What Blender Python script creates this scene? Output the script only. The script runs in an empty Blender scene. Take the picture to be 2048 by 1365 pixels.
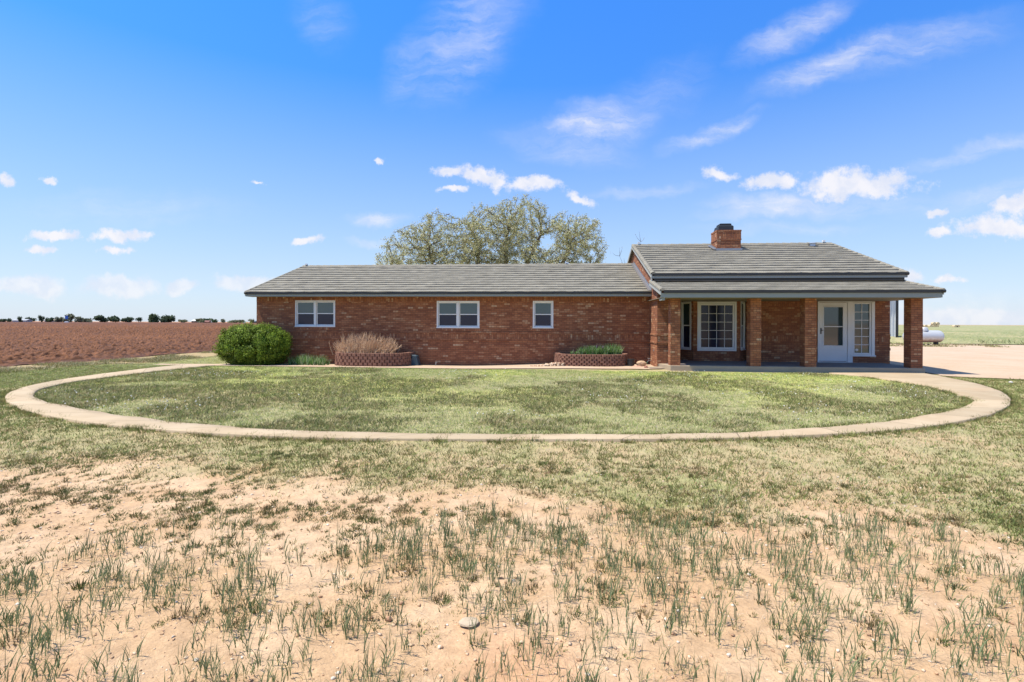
import bpy, math, random
import numpy as np
from mathutils import Vector, Matrix
random.seed(7); R = np.random.default_rng(11)
S = bpy.context.scene
rad = math.radians

# ------------------------------------------------------------------ camera, sky, sun, exposure
HC = 1.65
TH = rad(5.25)
cd = bpy.data.cameras.new("camera"); cam = bpy.data.objects.new("camera", cd)
S.collection.objects.link(cam); S.camera = cam
cd.lens = 18.0; cd.sensor_width = 36.0; cd.clip_end = 6000; cd.clip_start = 0.05
cam.location = (0, 0, HC)
cam.rotation_mode = 'XYZ'
cam.rotation_euler = (Matrix.Rotation(TH, 3, 'Z') @ Matrix.Rotation(rad(90), 3, 'X') @ Matrix.Rotation(rad(0.23), 3, 'Z')).to_euler()
cd.shift_y = -36.5 / 2048
S.render.resolution_x = 1024; S.render.resolution_y = 682
S.view_settings.view_transform = 'Standard'; S.view_settings.look = 'None'
S.view_settings.exposure = 0.45; S.view_settings.gamma = 1.0

LD = Vector((0.46, 0.105, -1.0)).normalized()          # direction the sunlight travels
SUN_EL = math.asin(-LD.z); SUN_AZ = math.atan2(-LD.x, -LD.y)   # azimuth clockwise from +Y
sd = bpy.data.lights.new("sun", 'SUN'); sd.energy = 5.0; sd.angle = rad(0.53); sd.color = (1.0, 0.92, 0.78)
so = bpy.data.objects.new("sun", sd); S.collection.objects.link(so)
so.rotation_euler = LD.to_track_quat('-Z', 'Y').to_euler(); so.location = (-20, -5, 40)


def ray(X, Y):
    a = (X - 1024) / 1024; b = (646 + .004 * (X - 1024) - Y) / 1024
    return a * math.cos(TH) - math.sin(TH), a * math.sin(TH) + math.cos(TH), b


def gz(X, Y, z=0.0):
    r = ray(X, Y); t = (z - HC) / r[2]
    return (r[0] * t, r[1] * t)


class NT:
    """small helper to write node trees"""
    def __init__(s, tree):
        s.t = tree; s.n = tree.nodes; s.l = tree.links
    def new(s, typ, **kw):
        n = s.n.new(typ)
        for k, v in kw.items():
            if k == 'inp':
                for i, val in v.items(): s.set(n.inputs[i], val)
            else: setattr(n, k, v)
        return n
    def set(s, sock, val):
        if isinstance(val, bpy.types.NodeSocket): s.l.new(val, sock)
        else:
            if sock.type == 'RGBA' and len(val) == 3: val = (*val, 1)
            sock.default_value = val
    def math(s, op, a, b=0.0, clamp=False):
        n = s.new('ShaderNodeMath', operation=op, use_clamp=clamp); s.set(n.inputs[0], a); s.set(n.inputs[1], b); return n.outputs[0]
    def vmath(s, op, a, b=(0, 0, 0)):
        n = s.new('ShaderNodeVectorMath', operation=op); s.set(n.inputs[0], a); s.set(n.inputs[1], b); return n
    def maprange(s, v, a, b, c=0.0, d=1.0, t='SMOOTHSTEP'):
        n = s.new('ShaderNodeMapRange', interpolation_type=t)
        s.set(n.inputs[0], v); s.set(n.inputs[1], a); s.set(n.inputs[2], b); s.set(n.inputs[3], c); s.set(n.inputs[4], d); return n.outputs[0]
    def noise(s, vec, scale, detail=4, rough=0.55, dist=0.0, out='Fac'):
        n = s.new('ShaderNodeTexNoise'); 
        if vec is not None: s.l.new(vec, n.inputs['Vector'])
        n.inputs['Scale'].default_value = scale; n.inputs['Detail'].default_value = detail
        n.inputs['Roughness'].default_value = rough; n.inputs['Distortion'].default_value = dist
        return n.outputs[out]
    def mix(s, f, a, b, typ='MIX'):
        n = s.new('ShaderNodeMix', data_type='RGBA', blend_type=typ)
        s.set(n.inputs[0], f); s.set(n.inputs[6], a); s.set(n.inputs[7], b); return n.outputs[2]
    def ramp(s, f, stops):
        n = s.new('ShaderNodeValToRGB'); s.set(n.inputs[0], f); e = n.color_ramp.elements
        while len(e) < len(stops): e.new(0.5)
        for i, (p, c) in enumerate(stops): e[i].position = p; e[i].color = (*c, 1)
        return n.outputs[0]


w = bpy.data.worlds.new("World"); S.world = w; w.use_nodes = True
T = NT(w.node_tree); T.n.clear()
sky = T.new('ShaderNodeTexSky', sky_type='NISHITA'); sky.sun_disc = False
sky.sun_elevation = SUN_EL; sky.sun_rotation = SUN_AZ
sky.air_density = 1.0; sky.dust_density = 0.6; sky.ozone_density = 2.5; sky.altitude = 900
hs = T.new('ShaderNodeHueSaturation', inp={'Saturation': 1.28, 'Value': 1.0, 'Color': sky.outputs[0]})
tc = T.new('ShaderNodeTexCoord')
sep = T.new('ShaderNodeSeparateXYZ', inp={0: tc.outputs['Generated']})
dx, dy, dz = sep.outputs
ys = T.math('MAXIMUM', dy, 0.05)
u = T.math('DIVIDE', dx, ys); v = T.math('DIVIDE', dz, ys)
front = T.maprange(dy, 0.05, 0.25)
uv = T.new('ShaderNodeCombineXYZ', inp={0: u, 1: v, 2: 0.0}).outputs[0]
# slow distortion shared by all clouds
nz = T.noise(uv, 9.0, 6, 0.62, 0.0, 'Color')
off = T.vmath('SCALE', T.vmath('SUBTRACT', nz, (0.5, 0.5, 0.5)).outputs[0]); off.inputs[3].default_value = 0.075
puv = T.vmath('ADD', uv, off.outputs[0]).outputs[0]
fine = T.noise(uv, 34.0, 9, 0.66)
def blob(vec, X, Y, rx, ry, ang=0.0):
    r = ray(X, Y); c = (r[0] / r[1], r[2] / r[1], 0)
    m = T.new('ShaderNodeMapping', vector_type='TEXTURE', inp={0: vec, 1: c, 2: (0, 0, rad(ang)), 3: (rx / 1024, ry / 1024, 1)})
    L = T.vmath('LENGTH', m.outputs[0]).outputs['Value']
    return T.math('SUBTRACT', 1.0, L)
PUFF = [(1700, 367, 128, 32, 0), (1668, 362, 66, 32, 0), (1760, 364, 70, 32, 0), (1535, 370, 56, 20, 8), (1435, 355, 40, 20, -15), (1990, 450, 95, 26, 0), (2040, 408, 70, 24, 15),
        (1877, 461, 22, 14, 0), (1870, 420, 24, 12, 20), (1900, 552, 34, 12, 0), (1818, 552, 30, 17, 0),
        (1060, 372, 66, 22, -8), (975, 352, 92, 22, -16), (900, 338, 44, 15, -5), (1158, 398, 34, 17, -25), (905, 378, 34, 9, 0),
        (754, 329, 12, 8, 0), (512, 365, 18, 7, -8), (8, 358, 18, 26, -45), (94, 356, 24, 11, -5),
        (110, 473, 66, 13, 0), (240, 474, 84, 17, 0), (84, 498, 40, 12, 0), (228, 502, 44, 14, 0), (610, 484, 36, 10, 8)]
acc = None
for b in PUFF:
    o = blob(puv, b[0], b[1], b[2] * 1.12, b[3] * .95, b[4]); acc = o if acc is None else T.math('MAXIMUM', acc, o)
pd = T.math('ADD', acc, T.math('MULTIPLY', T.math('SUBTRACT', fine, 0.5), 1.9))
puff = T.maprange(pd, -0.02, 0.66, 0, 0.9)
LOWP = [(60, 575, 110, 30, 0), (240, 574, 110, 28, 0), (358, 574, 42, 18, 0), (490, 566, 90, 18, 3), (1905, 640, 200, 26, 0)]
acc = None
for b in LOWP:
    o = blob(puv, *b); acc = o if acc is None else T.math('MAXIMUM', acc, o)
low = T.maprange(T.math('ADD', acc, T.math('MULTIPLY', T.math('SUBTRACT', fine, 0.5), 0.7)), 0.0, 0.5, 0, 0.6)
CIR = [(1200, 250, 150, 66, 8, .55), (1150, 245, 90, 40, 20, .5), (1290, 200, 200, 70, 30, .16), (1420, 266, 130, 26, 20, .5), (1465, 250, 60, 20, 25, .45),
       (1680, 120, 220, 44, 20, .5), (1820, 90, 240, 60, 12, .3), (1590, 60, 170, 44, 25, .42), (1960, 300, 210, 22, 14, .3), (1560, 412, 190, 30, 6, .62), (1480, 415, 100, 24, -4, .4),
       (1700, 410, 240, 26, 3, .28), (1980, 390, 210, 34, 10, .3), (1280, 380, 150, 18, 2, .28), (760, 437, 96, 22, 0, .5), (735, 480, 70, 14, 0, .3), (1560, 458, 200, 18, 0, .25),
       (930, 70, 220, 120, 50, .34), (820, 130, 120, 70, 60, .2), (1130, 290, 180, 50, -10, .3), (640, 40, 110, 70, -50, .16), (250, 420, 380, 60, 0, .14), (1750, 620, 420, 60, 0, .4)]
str_ = T.new('ShaderNodeMapping', inp={0: puv, 2: (0, 0, rad(-22)), 3: (3.0, 16.0, 1)}).outputs[0]
sn = T.maprange(T.noise(str_, 2.2, 8, 0.66), 0.30, 0.72, 0.10, 1.2, 'LINEAR')
acc = None
for b in CIR:
    o = T.maprange(blob(puv, *b[:5]), 0.0, 0.95, 0, b[5] * 1.25); acc = o if acc is None else T.math('MAXIMUM', acc, o)
cir = T.math('MULTIPLY', acc, sn)
cl = T.math('MULTIPLY', T.math('MAXIMUM', T.math('MAXIMUM', puff, low), cir), front, True)
# cloud body: a touch greyer where thick and low, white on top
shade = T.mix(T.maprange(T.noise(puv, 24, 4, .5), 0.35, 0.65), (4.9, 5.1, 5.8), (6.0, 5.85, 6.0))
pale = T.maprange(dz, 0.0, 0.42, 0.78, 0.08, 'LINEAR')
tint = T.mix(T.maprange(dz, 0.08, 0.52, 0, 1, 'LINEAR'), (.98, 1.0, 1.08), (.30, 1.27, 1.92))
tint = T.mix(T.maprange(dz, 0.54, 0.70), tint, (1.65, 1.48, 1.2))  # unseen sky overhead brightened and warmed, added fill light for the porch
skyt = T.mix(1.0, hs.outputs[0], tint, 'MULTIPLY')
skyp = T.mix(pale, skyt, (3.9, 4.6, 5.7))
skyc = T.mix(cl, skyp, shade)
bg = T.new('ShaderNodeBackground', inp={0: skyc, 1: 0.12})
out = T.new('ShaderNodeOutputWorld', inp={0: bg.outputs[0]})

# ------------------------------------------------------------------ mesh and tag helpers
def tag(o, label=None, cat=None, group=None, kind=None):
    for k, v_ in (('label', label), ('category', cat), ('group', group), ('kind', kind)):
        if v_: o[k] = v_
    return o

def empty(name, loc=(0, 0, 0)):
    o = bpy.data.objects.new(name, None); S.collection.objects.link(o); o.location = loc; o.empty_display_size = .2
    return o

class MB:
    """collects faces with uv in metres, then links ONE mesh object"""
    def __init__(s): s.v = []; s.f = []; s.uv = []; s.m = []
    def face(s, pts, uv=None, sold=False, mi=0):
        k = len(s.v); s.v += [tuple(p) for p in pts]; s.f.append(tuple(range(k, k + len(pts))))
        if uv is None:
            a = Vector(pts[1]) - Vector(pts[0]); b = Vector(pts[2]) - Vector(pts[0]); n = a.cross(b)
            if n.length > 0: n.normalize()
            if abs(n.z) > .75: uv = [(p[0], p[1]) for p in pts]
            else:
                h = Vector((-n.y, n.x, 0)); h = h.normalized() if h.length > 1e-6 else Vector((1, 0, 0))
                if (h.x if abs(h.x) > .5 else h.y) < 0: h = -h
                uv = [(h.x * p[0] + h.y * p[1], p[2]) for p in pts]
        if sold: uv = [(q[1], q[0]) for q in uv]
        s.uv.append(uv); s.m.append(mi)
    def box(s, x0, x1, y0, y1, z0, z1, sold=False, mi=0, skip=''):
        P = lambda a, b, c: (a, b, c)
        if 'f' not in skip: s.face([P(x0, y0, z0), P(x1, y0, z0), P(x1, y0, z1), P(x0, y0, z1)], sold=sold, mi=mi)
        if 'b' not in skip: s.face([P(x1, y1, z0), P(x0, y1, z0), P(x0, y1, z1), P(x1, y1, z1)], sold=sold, mi=mi)
        if 'l' not in skip: s.face([P(x0, y1, z0), P(x0, y0, z0), P(x0, y0, z1), P(x0, y1, z1)], sold=sold, mi=mi)
        if 'r' not in skip: s.face([P(x1, y0, z0), P(x1, y1, z0), P(x1, y1, z1), P(x1, y0, z1)], sold=sold, mi=mi)
        if 't' not in skip: s.face([P(x0, y0, z1), P(x1, y0, z1), P(x1, y1, z1), P(x0, y1, z1)], mi=mi)
        if 'd' not in skip: s.face([P(x0, y1, z0), P(x1, y1, z0), P(x1, y0, z0), P(x0, y0, z0)], mi=mi)
        return s
    def lbox(s, O, ax, ay, u0, u1, d0, d1, z0, z1, sold=False):
        """box in a local frame: u along ax, d along ay (outward negative), z up"""
        def P(u_, d_, z_): return (O[0] + ax[0] * u_ + ay[0] * d_, O[1] + ax[1] * u_ + ay[1] * d_, z_)
        for q in ([P(u0, d0, z0), P(u1, d0, z0), P(u1, d0, z1), P(u0, d0, z1)], [P(u1, d1, z0), P(u0, d1, z0), P(u0, d1, z1), P(u1, d1, z1)],
                  [P(u0, d1, z0), P(u0, d0, z0), P(u0, d0, z1), P(u0, d1, z1)], [P(u1, d0, z0), P(u1, d1, z0), P(u1, d1, z1), P(u1, d0, z1)],
                  [P(u0, d0, z1), P(u1, d0, z1), P(u1, d1, z1), P(u0, d1, z1)], [P(u0, d1, z0), P(u1, d1, z0), P(u1, d0, z0), P(u0, d0, z0)]):
            s.face(q, sold=sold)
        return s
    def prism(s, poly, axis, a0, a1, sold=False):
        """extrude a polygon; axis 'x' -> poly is (y,z), axis 'z' -> poly is (x,y)"""
        f = (lambda p, a: (a, p[0], p[1])) if axis == 'x' else (lambda p, a: (p[0], p[1], a)) if axis == 'z' else (lambda p, a: (p[0], a, p[1]))
        A = [f(p, a0) for p in poly]; B = [f(p, a1) for p in poly]; n = len(poly)
        s.face(A[::-1], sold=sold); s.face(B, sold=sold)
        for i in range(n): s.face([A[i], A[(i + 1) % n], B[(i + 1) % n], B[i]], sold=sold)
        return s
    def tube(s, pts, rs, n=8, cap=True):
        pts = [Vector(p) for p in pts]; rings = []
        for i, p in enumerate(pts):
            d = (pts[min(i + 1, len(pts) - 1)] - pts[max(i - 1, 0)]).normalized()
            a = d.cross(Vector((0, 0, 1)) if abs(d.z) < .95 else Vector((1, 0, 0))).normalized(); b = d.cross(a)
            r = rs[i] if hasattr(rs, '__len__') else rs
            rings.append([tuple(p + a * (r * math.cos(t * 2 * math.pi / n)) + b * (r * math.sin(t * 2 * math.pi / n))) for t in range(n)])
        for i in range(len(rings) - 1):
            for k in range(n): s.face([rings[i][k], rings[i][(k + 1) % n], rings[i + 1][(k + 1) % n], rings[i + 1][k]])
        if cap: s.face(rings[0][::-1]); s.face(rings[-1])
        return s
    def build(s, name, mat, parent=None, bevel=0, smooth=False, weld=False):
        me = bpy.data.meshes.new(name); me.from_pydata(s.v, [], s.f)
        ul = me.uv_layers.new(name='UVMap'); flat = [c for q in s.uv for p in q for c in p]; ul.data.foreach_set('uv', flat)
        for m_ in (mat if isinstance(mat, (list, tuple)) else [mat]): me.materials.append(m_)
        if any(s.m): me.polygons.foreach_set('material_index', s.m)
        o = bpy.data.objects.new(name, me); S.collection.objects.link(o)
        if parent: o.parent = parent
        if weld or bevel or smooth:
            import bmesh
            b = bmesh.new(); b.from_mesh(me); bmesh.ops.remove_doubles(b, verts=b.verts, dist=1e-5); b.to_mesh(me); b.free()
        if smooth: me.polygons.foreach_set('use_smooth', [True] * len(me.polygons))
        if bevel:
            m_ = o.modifiers.new('b', 'BEVEL'); m_.width = bevel; m_.segments = 1; m_.limit_method = 'ANGLE'
        me.update(); return o

def npmesh(name, V, F, mat, parent=None, col=None, smooth=False, uv=None):
    """V (n,3); F list of (k,m) index arrays (m = 3 or 4)"""
    me = bpy.data.meshes.new(name); me.vertices.add(len(V)); me.vertices.foreach_set('co', np.asarray(V, np.float32).ravel())
    fl = [np.asarray(f, np.int32) for f in F]; nl = sum(f.size for f in fl); nf = sum(len(f) for f in fl)
    me.loops.add(nl); me.polygons.add(nf)
    me.loops.foreach_set('vertex_index', np.concatenate([f.ravel() for f in fl]))
    tot = np.concatenate([np.full(len(f), f.shape[1], np.int32) for f in fl])
    me.polygons.foreach_set('loop_start', np.concatenate([[0], np.cumsum(tot)[:-1]]).astype(np.int32))
    me.polygons.foreach_set('loop_total', tot)
    if smooth: me.polygons.foreach_set('use_smooth', np.ones(nf, bool))
    me.update(calc_edges=True)
    if col is not None:
        a = me.color_attributes.new('col', 'FLOAT_COLOR', 'POINT')
        c = np.ones((len(V), 4), np.float32); c[:, :col.shape[1]] = col; a.data.foreach_set('color', c.ravel())
    me.materials.append(mat)
    o = bpy.data.objects.new(name, me); S.collection.objects.link(o)
    if parent: o.parent = parent
    return o

# value noise on the ground plane, shared by terrain, grass and ground colour
def vn(x, y, sc, seed=0):
    x = np.asarray(x, float) / sc + 1000.13 + seed * 17.3; y = np.asarray(y, float) / sc + 1000.7 + seed * 9.1
    xi = np.floor(x).astype(np.int64); yi = np.floor(y).astype(np.int64); fx = x - xi; fy = y - yi
    fx = fx * fx * (3 - 2 * fx); fy = fy * fy * (3 - 2 * fy)
    def h(a, b):
        n = (a * 374761393 + b * 668265263 + seed * 974711) & 0xffffffff
        n = ((n ^ (n >> 13)) * 1274126177) & 0xffffffff
        return ((n ^ (n >> 16)) & 0xffff) / 65535.0
    return (h(xi, yi) * (1 - fx) + h(xi + 1, yi) * fx) * (1 - fy) + (h(xi, yi + 1) * (1 - fx) + h(xi + 1, yi + 1) * fx) * fy
def fbm(x, y, sc, o=4, seed=0, g=.5):
    t = 0; a = 1; s_ = 0
    for i in range(o): t = t + a * vn(x, y, sc / 2 ** i, seed + i * 3); s_ += a; a *= g
    return t / s_
def ss(a, b, x):
    t = np.clip((np.asarray(x, float) - a) / (b - a), 0, 1); return t * t * (3 - 2 * t)

def H(x, y):
    """terrain height"""
    x = np.asarray(x, float); y = np.asarray(y, float)
    return (-0.15 * ss(17.6, 19.6, y) * ss(1.0, -4.0, x) * ss(45, 30, y) * ss(-22, -16, x)
            - 0.05 * ss(12.2, 13.2, x) * ss(16.5, 18, y) - 0.025 * ss(7.2, 6.6, y) * ss(-16, -12, x) * ss(15, 11, x))

# ------------------------------------------------------------------ materials
def mat(name):
    m = bpy.data.materials.new(name); m.use_nodes = True; t = NT(m.node_tree); t.n.clear()
    return m, t
def finish(t, bsdf): t.new('ShaderNodeOutputMaterial', inp={0: bsdf}); 
def principled(t, col, rough=.8, bump=None, bstr=.5, bdist=.01, **kw):
    p = t.new('ShaderNodeBsdfPrincipled'); t.set(p.inputs['Base Color'], col); t.set(p.inputs['Roughness'], rough)
    for k, v_ in kw.items(): t.set(p.inputs[k.replace('_', ' ')], v_)
    if bump is not None:
        b = t.new('ShaderNodeBump', inp={'Height': bump, 'Strength': bstr, 'Distance': bdist}); t.l.new(b.outputs[0], p.inputs['Normal'])
    finish(t, p.outputs[0]); return p

def simple(name, col, rough=.6, var=.15, scale=6, bstr=.2, bdist=.004, **kw):
    m, t = mat(name); c = t.new('ShaderNodeTexCoord').outputs['Object']
    n = t.noise(c, scale, 5, .6)
    cc = t.mix(n, tuple(x * (1 - var) for x in col), tuple(min(1, x * (1 + var)) for x in col))
    principled(t, cc, rough, t.noise(c, scale * 12, 3, .6), bstr, bdist, **kw); return m

def brick_mat(name, dark=1.0, rough_face=1.0, bw=.212, bh=.0765):
    m, t = mat(name)
    uv_ = t.new('ShaderNodeTexCoord').outputs['UV']
    jit = t.vmath('SCALE', t.vmath('SUBTRACT', t.noise(uv_, 14, 2, .5, 0, 'Color'), (.5, .5, .5)).outputs[0]); jit.inputs[3].default_value = .012
    p = t.vmath('ADD', uv_, jit.outputs[0]).outputs[0]
    bt = t.new('ShaderNodeTexBrick', offset=.5, inp={'Vector': p, 'Scale': 1.0, 'Mortar Size': .006, 'Mortar Smooth': .35, 'Bias': 0.0, 'Brick Width': bw, 'Row Height': bh,
               'Color1': (0, 0, 0), 'Color2': (1, 1, 1), 'Mortar': (.5, .5, .5)})
    # per brick random value
    s_ = t.new('ShaderNodeSeparateXYZ', inp={0: p}); row = t.math('FLOOR', t.math('DIVIDE', s_.outputs[1], bh))
    sh = t.math('MULTIPLY', t.math('ABSOLUTE', t.math('MODULO', row, 2.0)), .5)
    colm = t.math('FLOOR', t.math('ADD', t.math('DIVIDE', s_.outputs[0], bw), sh))
    idv = t.new('ShaderNodeCombineXYZ', inp={0: row, 1: colm}).outputs[0]
    wn = t.new('ShaderNodeTexWhiteNoise', noise_dimensions='2D', inp={'Vector': idv})
    base = t.ramp(wn.outputs['Value'], [(0, (.235, .080, .036)), (.3, (.29, .105, .046)), (.6, (.34, .130, .058)), (.88, (.40, .170, .080)), (.96, (.48, .26, .14)), (1, (.56, .37, .23))])
    stain = t.noise(uv_, 2.2, 5, .6)
    base = t.mix(t.maprange(stain, .35, .75, 0, .35), base, (.15, .055, .035))
    n2 = t.noise(uv_, 38, 4, .7)
    base = t.mix(t.maprange(n2, .56, .74, 0, .42), base, (.48, .28, .16))
    base = t.mix(t.maprange(n2, .44, .28, 0, .35), base, (.10, .038, .02))
    c = t.mix(bt.outputs['Fac'], base, (.11, .055, .035))
    hgt = t.math('SUBTRACT', t.math('ADD', t.math('MULTIPLY', t.noise(uv_, 26, 5, .7), .75), t.math('MULTIPLY', wn.outputs['Value'], .3)), bt.outputs['Fac'])
    principled(t, c, .88, hgt, .75 * rough_face, .012); return m

M = {}
M['brick'] = brick_mat('brick')
M['rough_brick'] = brick_mat('rough_brick', rough_face=1.25)
M['soldier'] = brick_mat('soldier_brick')
M['mortar'] = simple('mortar', (.17, .085, .058), .9)
M['white'] = simple('white_paint', (.72, .73, .74), .42, .05, 3)
M['fascia'] = simple('grey_paint', (.24, .265, .255), .5, .08, 2)
M['drip'] = simple('dark_metal_edge', (.022, .023, .025), .45, .2, 4)
M['soffit'] = simple('soffit_paint', (.20, .17, .12), .7, .08, 2)
M['concrete'] = simple('concrete', (.36, .29, .21), .9, .18, 2.2, .5, .006)
M['slabtop'] = simple('slab_top', (.20, .175, .17), .85, .2, 2.2, .4, .004)
M['capmetal'] = simple('cap_metal', (.022, .026, .032), .45, .4, 8)
M['flash'] = simple('flashing', (.30, .31, .33), .35, .15, 5, Metallic=.6)
M['dark'] = simple('dark_board', (.03, .03, .034), .7, .2, 3)

m, t = mat('roof_tile'); c = t.new('ShaderNodeTexCoord').outputs['Object']; u_ = t.new('ShaderNodeAttribute', attribute_name='col').outputs['Color']
g = t.noise(c, 90, 4, .75)
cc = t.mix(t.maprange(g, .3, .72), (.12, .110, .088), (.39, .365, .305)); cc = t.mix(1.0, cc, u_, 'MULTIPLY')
cc = t.mix(t.maprange(t.noise(c, .9, 4, .6), .4, .8, 0, .25), cc, (.19, .18, .155))
principled(t, cc, .85, g, .5, .004); M['roof'] = m

m, t = mat('window_glass'); c = t.new('ShaderNodeTexCoord').outputs['Object']
n = t.noise(c, 1.3, 2, .5)
cc = t.mix(n, (.022, .050, .060), (.04, .075, .082))
principled(t, cc, .04, n, .06, .02, IOR=1.75); M['glass'] = m
m, t = mat('screened_glass'); c = t.new('ShaderNodeTexCoord').outputs['Object']
n = t.noise(c, 1.7, 2, .5)
cc = t.mix(n, (.010, .014, .032), (.020, .026, .055))
principled(t, cc, .14, n, .05, .02, IOR=1.42); M['screen'] = m

def leafmat(name, trans=.35, rough=.6):
    m, t = mat(name); a = t.new('ShaderNodeAttribute', attribute_name='col').outputs['Color']
    d = t.new('ShaderNodeBsdfPrincipled', inp={'Base Color': a, 'Roughness': rough}); d.inputs['Specular IOR Level'].default_value = .25
    tr = t.new('ShaderNodeBsdfTranslucent', inp={0: a})
    mx = t.new('ShaderNodeMixShader', inp={0: trans, 1: d.outputs[0], 2: tr.outputs[0]})
    finish(t, mx.outputs[0]); return m
M['leaf'] = leafmat('leaf'); M['grass'] = leafmat('grass_blade', .25, .7)
def colmat(name, rough=.9, nscale=30, amp=.25, bstr=.5, bdist=.01):
    m, t = mat(name); a = t.new('ShaderNodeAttribute', attribute_name='col').outputs['Color']; c = t.new('ShaderNodeTexCoord').outputs['Object']
    n = t.noise(c, nscale, 6, .68)
    cc = t.mix(1.0, a, t.ramp(n, [(0.25, (1 - amp,) * 3), (.75, (1 + amp,) * 3)]), 'MULTIPLY')
    principled(t, cc, rough, n, bstr, bdist); return m
M['colour'] = colmat('mottled')
M['bark'] = simple('bark', (.15, .115, .085), .9, .4, 9, .6, .01)
M['stem'] = simple('dry_stem', (.60, .40, .25), .8, .25, 12)
M['concrete_walk'] = None

# ------------------------------------------------------------------ ground
def axis(fine0, fine1, step, far, ratio=1.25):
    a = list(np.arange(fine0, fine1 + 1e-6, step)); s_ = step; v_ = a[-1]
    while v_ < far: s_ *= ratio; v_ += s_; a.append(v_)
    b = []; s_ = step; v_ = a[0]
    while v_ > -far: s_ *= ratio; v_ -= s_; b.append(v_)
    return np.array(b[::-1] + a)
def grid(xs, ys, zf):
    X, Y = np.meshgrid(xs, ys); V = np.stack([X.ravel(), Y.ravel(), zf(X, Y).ravel()], 1)
    n = len(xs); mI = len(ys); i = (np.arange(mI - 1)[:, None] * n + np.arange(n - 1)[None]).ravel()
    return V, np.stack([i, i + 1, i + n + 1, i + n], 1)

# walk outline, from measured points on the ground
PO = [gz(*p) for p in ((430, 724), (300, 738), (150, 757), (75, 770), (20, 785), (5, 798), (15, 810), (60, 829), (150, 846), (280, 862), (450, 873), (650, 880), (900, 883), (1100, 884), (1300, 884), (1500, 881), (1650, 874), (1800, 865), (1900, 852), (1980, 835), (2015, 820), (2027, 806), (2015, 790), (1970, 773), (1905, 759), (1845, 748))]
PI_ = [gz(*p) for p in ((430, 732), (250, 752), (130, 768), (62, 787), (63, 797), (110, 812), (200, 829), (340, 849), (500, 862), (700, 870), (900, 873), (1100, 874), (1300, 874), (1500, 870), (1650, 860), (1780, 848), (1890, 828), (1952, 810), (1950, 800), (1900, 785), (1830, 770), (1750, 757), (1655, 748))]
def smooth_poly(P, n=160, it=3):
    P = np.array(P); d = np.concatenate([[0], np.cumsum(np.hypot(*np.diff(P, axis=0).T))]); s_ = np.linspace(0, d[-1], n)
    Q = np.stack([np.interp(s_, d, P[:, 0]), np.interp(s_, d, P[:, 1])], 1)
    for _ in range(it * 4): Q[1:-1] = (Q[:-2] + 2 * Q[1:-1] + Q[2:]) / 4
    return Q
WO = smooth_poly(PO); WI = smooth_poly(PI_)
WO[:, 0] += .04 * (vn(WO[:, 0], WO[:, 1], .5, 3) - .5); WI += .10 * (np.stack([vn(WI[:, 0], WI[:, 1], .4, 5), vn(WI[:, 0], WI[:, 1], .35, 6)], 1) - .5)
def inside(poly, x, y):
    c = np.zeros(np.shape(x), bool); n = len(poly); j = n - 1
    for i in range(n):
        xi, yi = poly[i]; xj, yj = poly[j]
        if yi != yj:
            k = ((yi > y) != (yj > y)) & (x < (xj - xi) * (y - yi) / (yj - yi) + xi); c ^= k
        j = i
    return c
WALK = np.concatenate([WO, WI[::-1]])
LAWN = WI

def line_of(pts):
    q_ = np.array([gz(*p) for p in pts]); o_ = np.argsort(q_[:, 0]); return lambda x: np.interp(x, q_[o_, 0], q_[o_, 1])
EDGE = line_of([(-700, 945), (0, 940), (300, 925), (600, 955), (900, 982), (1200, 1000), (1500, 1000), (1800, 1015), (2048, 1075), (2600, 1150)])
BAND = line_of([(-600, 970), (0, 975), (200, 978), (400, 1002), (640, 1020), (700, 1028), (1000, 1032), (1300, 1030), (1600, 1040), (1900, 1050)])
WTOP = line_of([(-600, 1150), (0, 1150), (250, 1125), (370, 1055), (470, 1060), (560, 1095), (700, 1080), (900, 1045), (1400, 1040), (1800, 1050), (2048, 1105), (2600, 1150)])

def region(x, y):
    """grass cover masks 0..1 at ground positions"""
    x = np.asarray(x, float); y = np.asarray(y, float)
    inn = inside(LAWN, x, y).astype(float)
    wob = (fbm(x, y, 1.1, 4, 21, .6) - .5) * 2.2
    edge = EDGE(x)
    th = ss(edge - .8, edge + .6, y + wob)
    return inn, th

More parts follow.
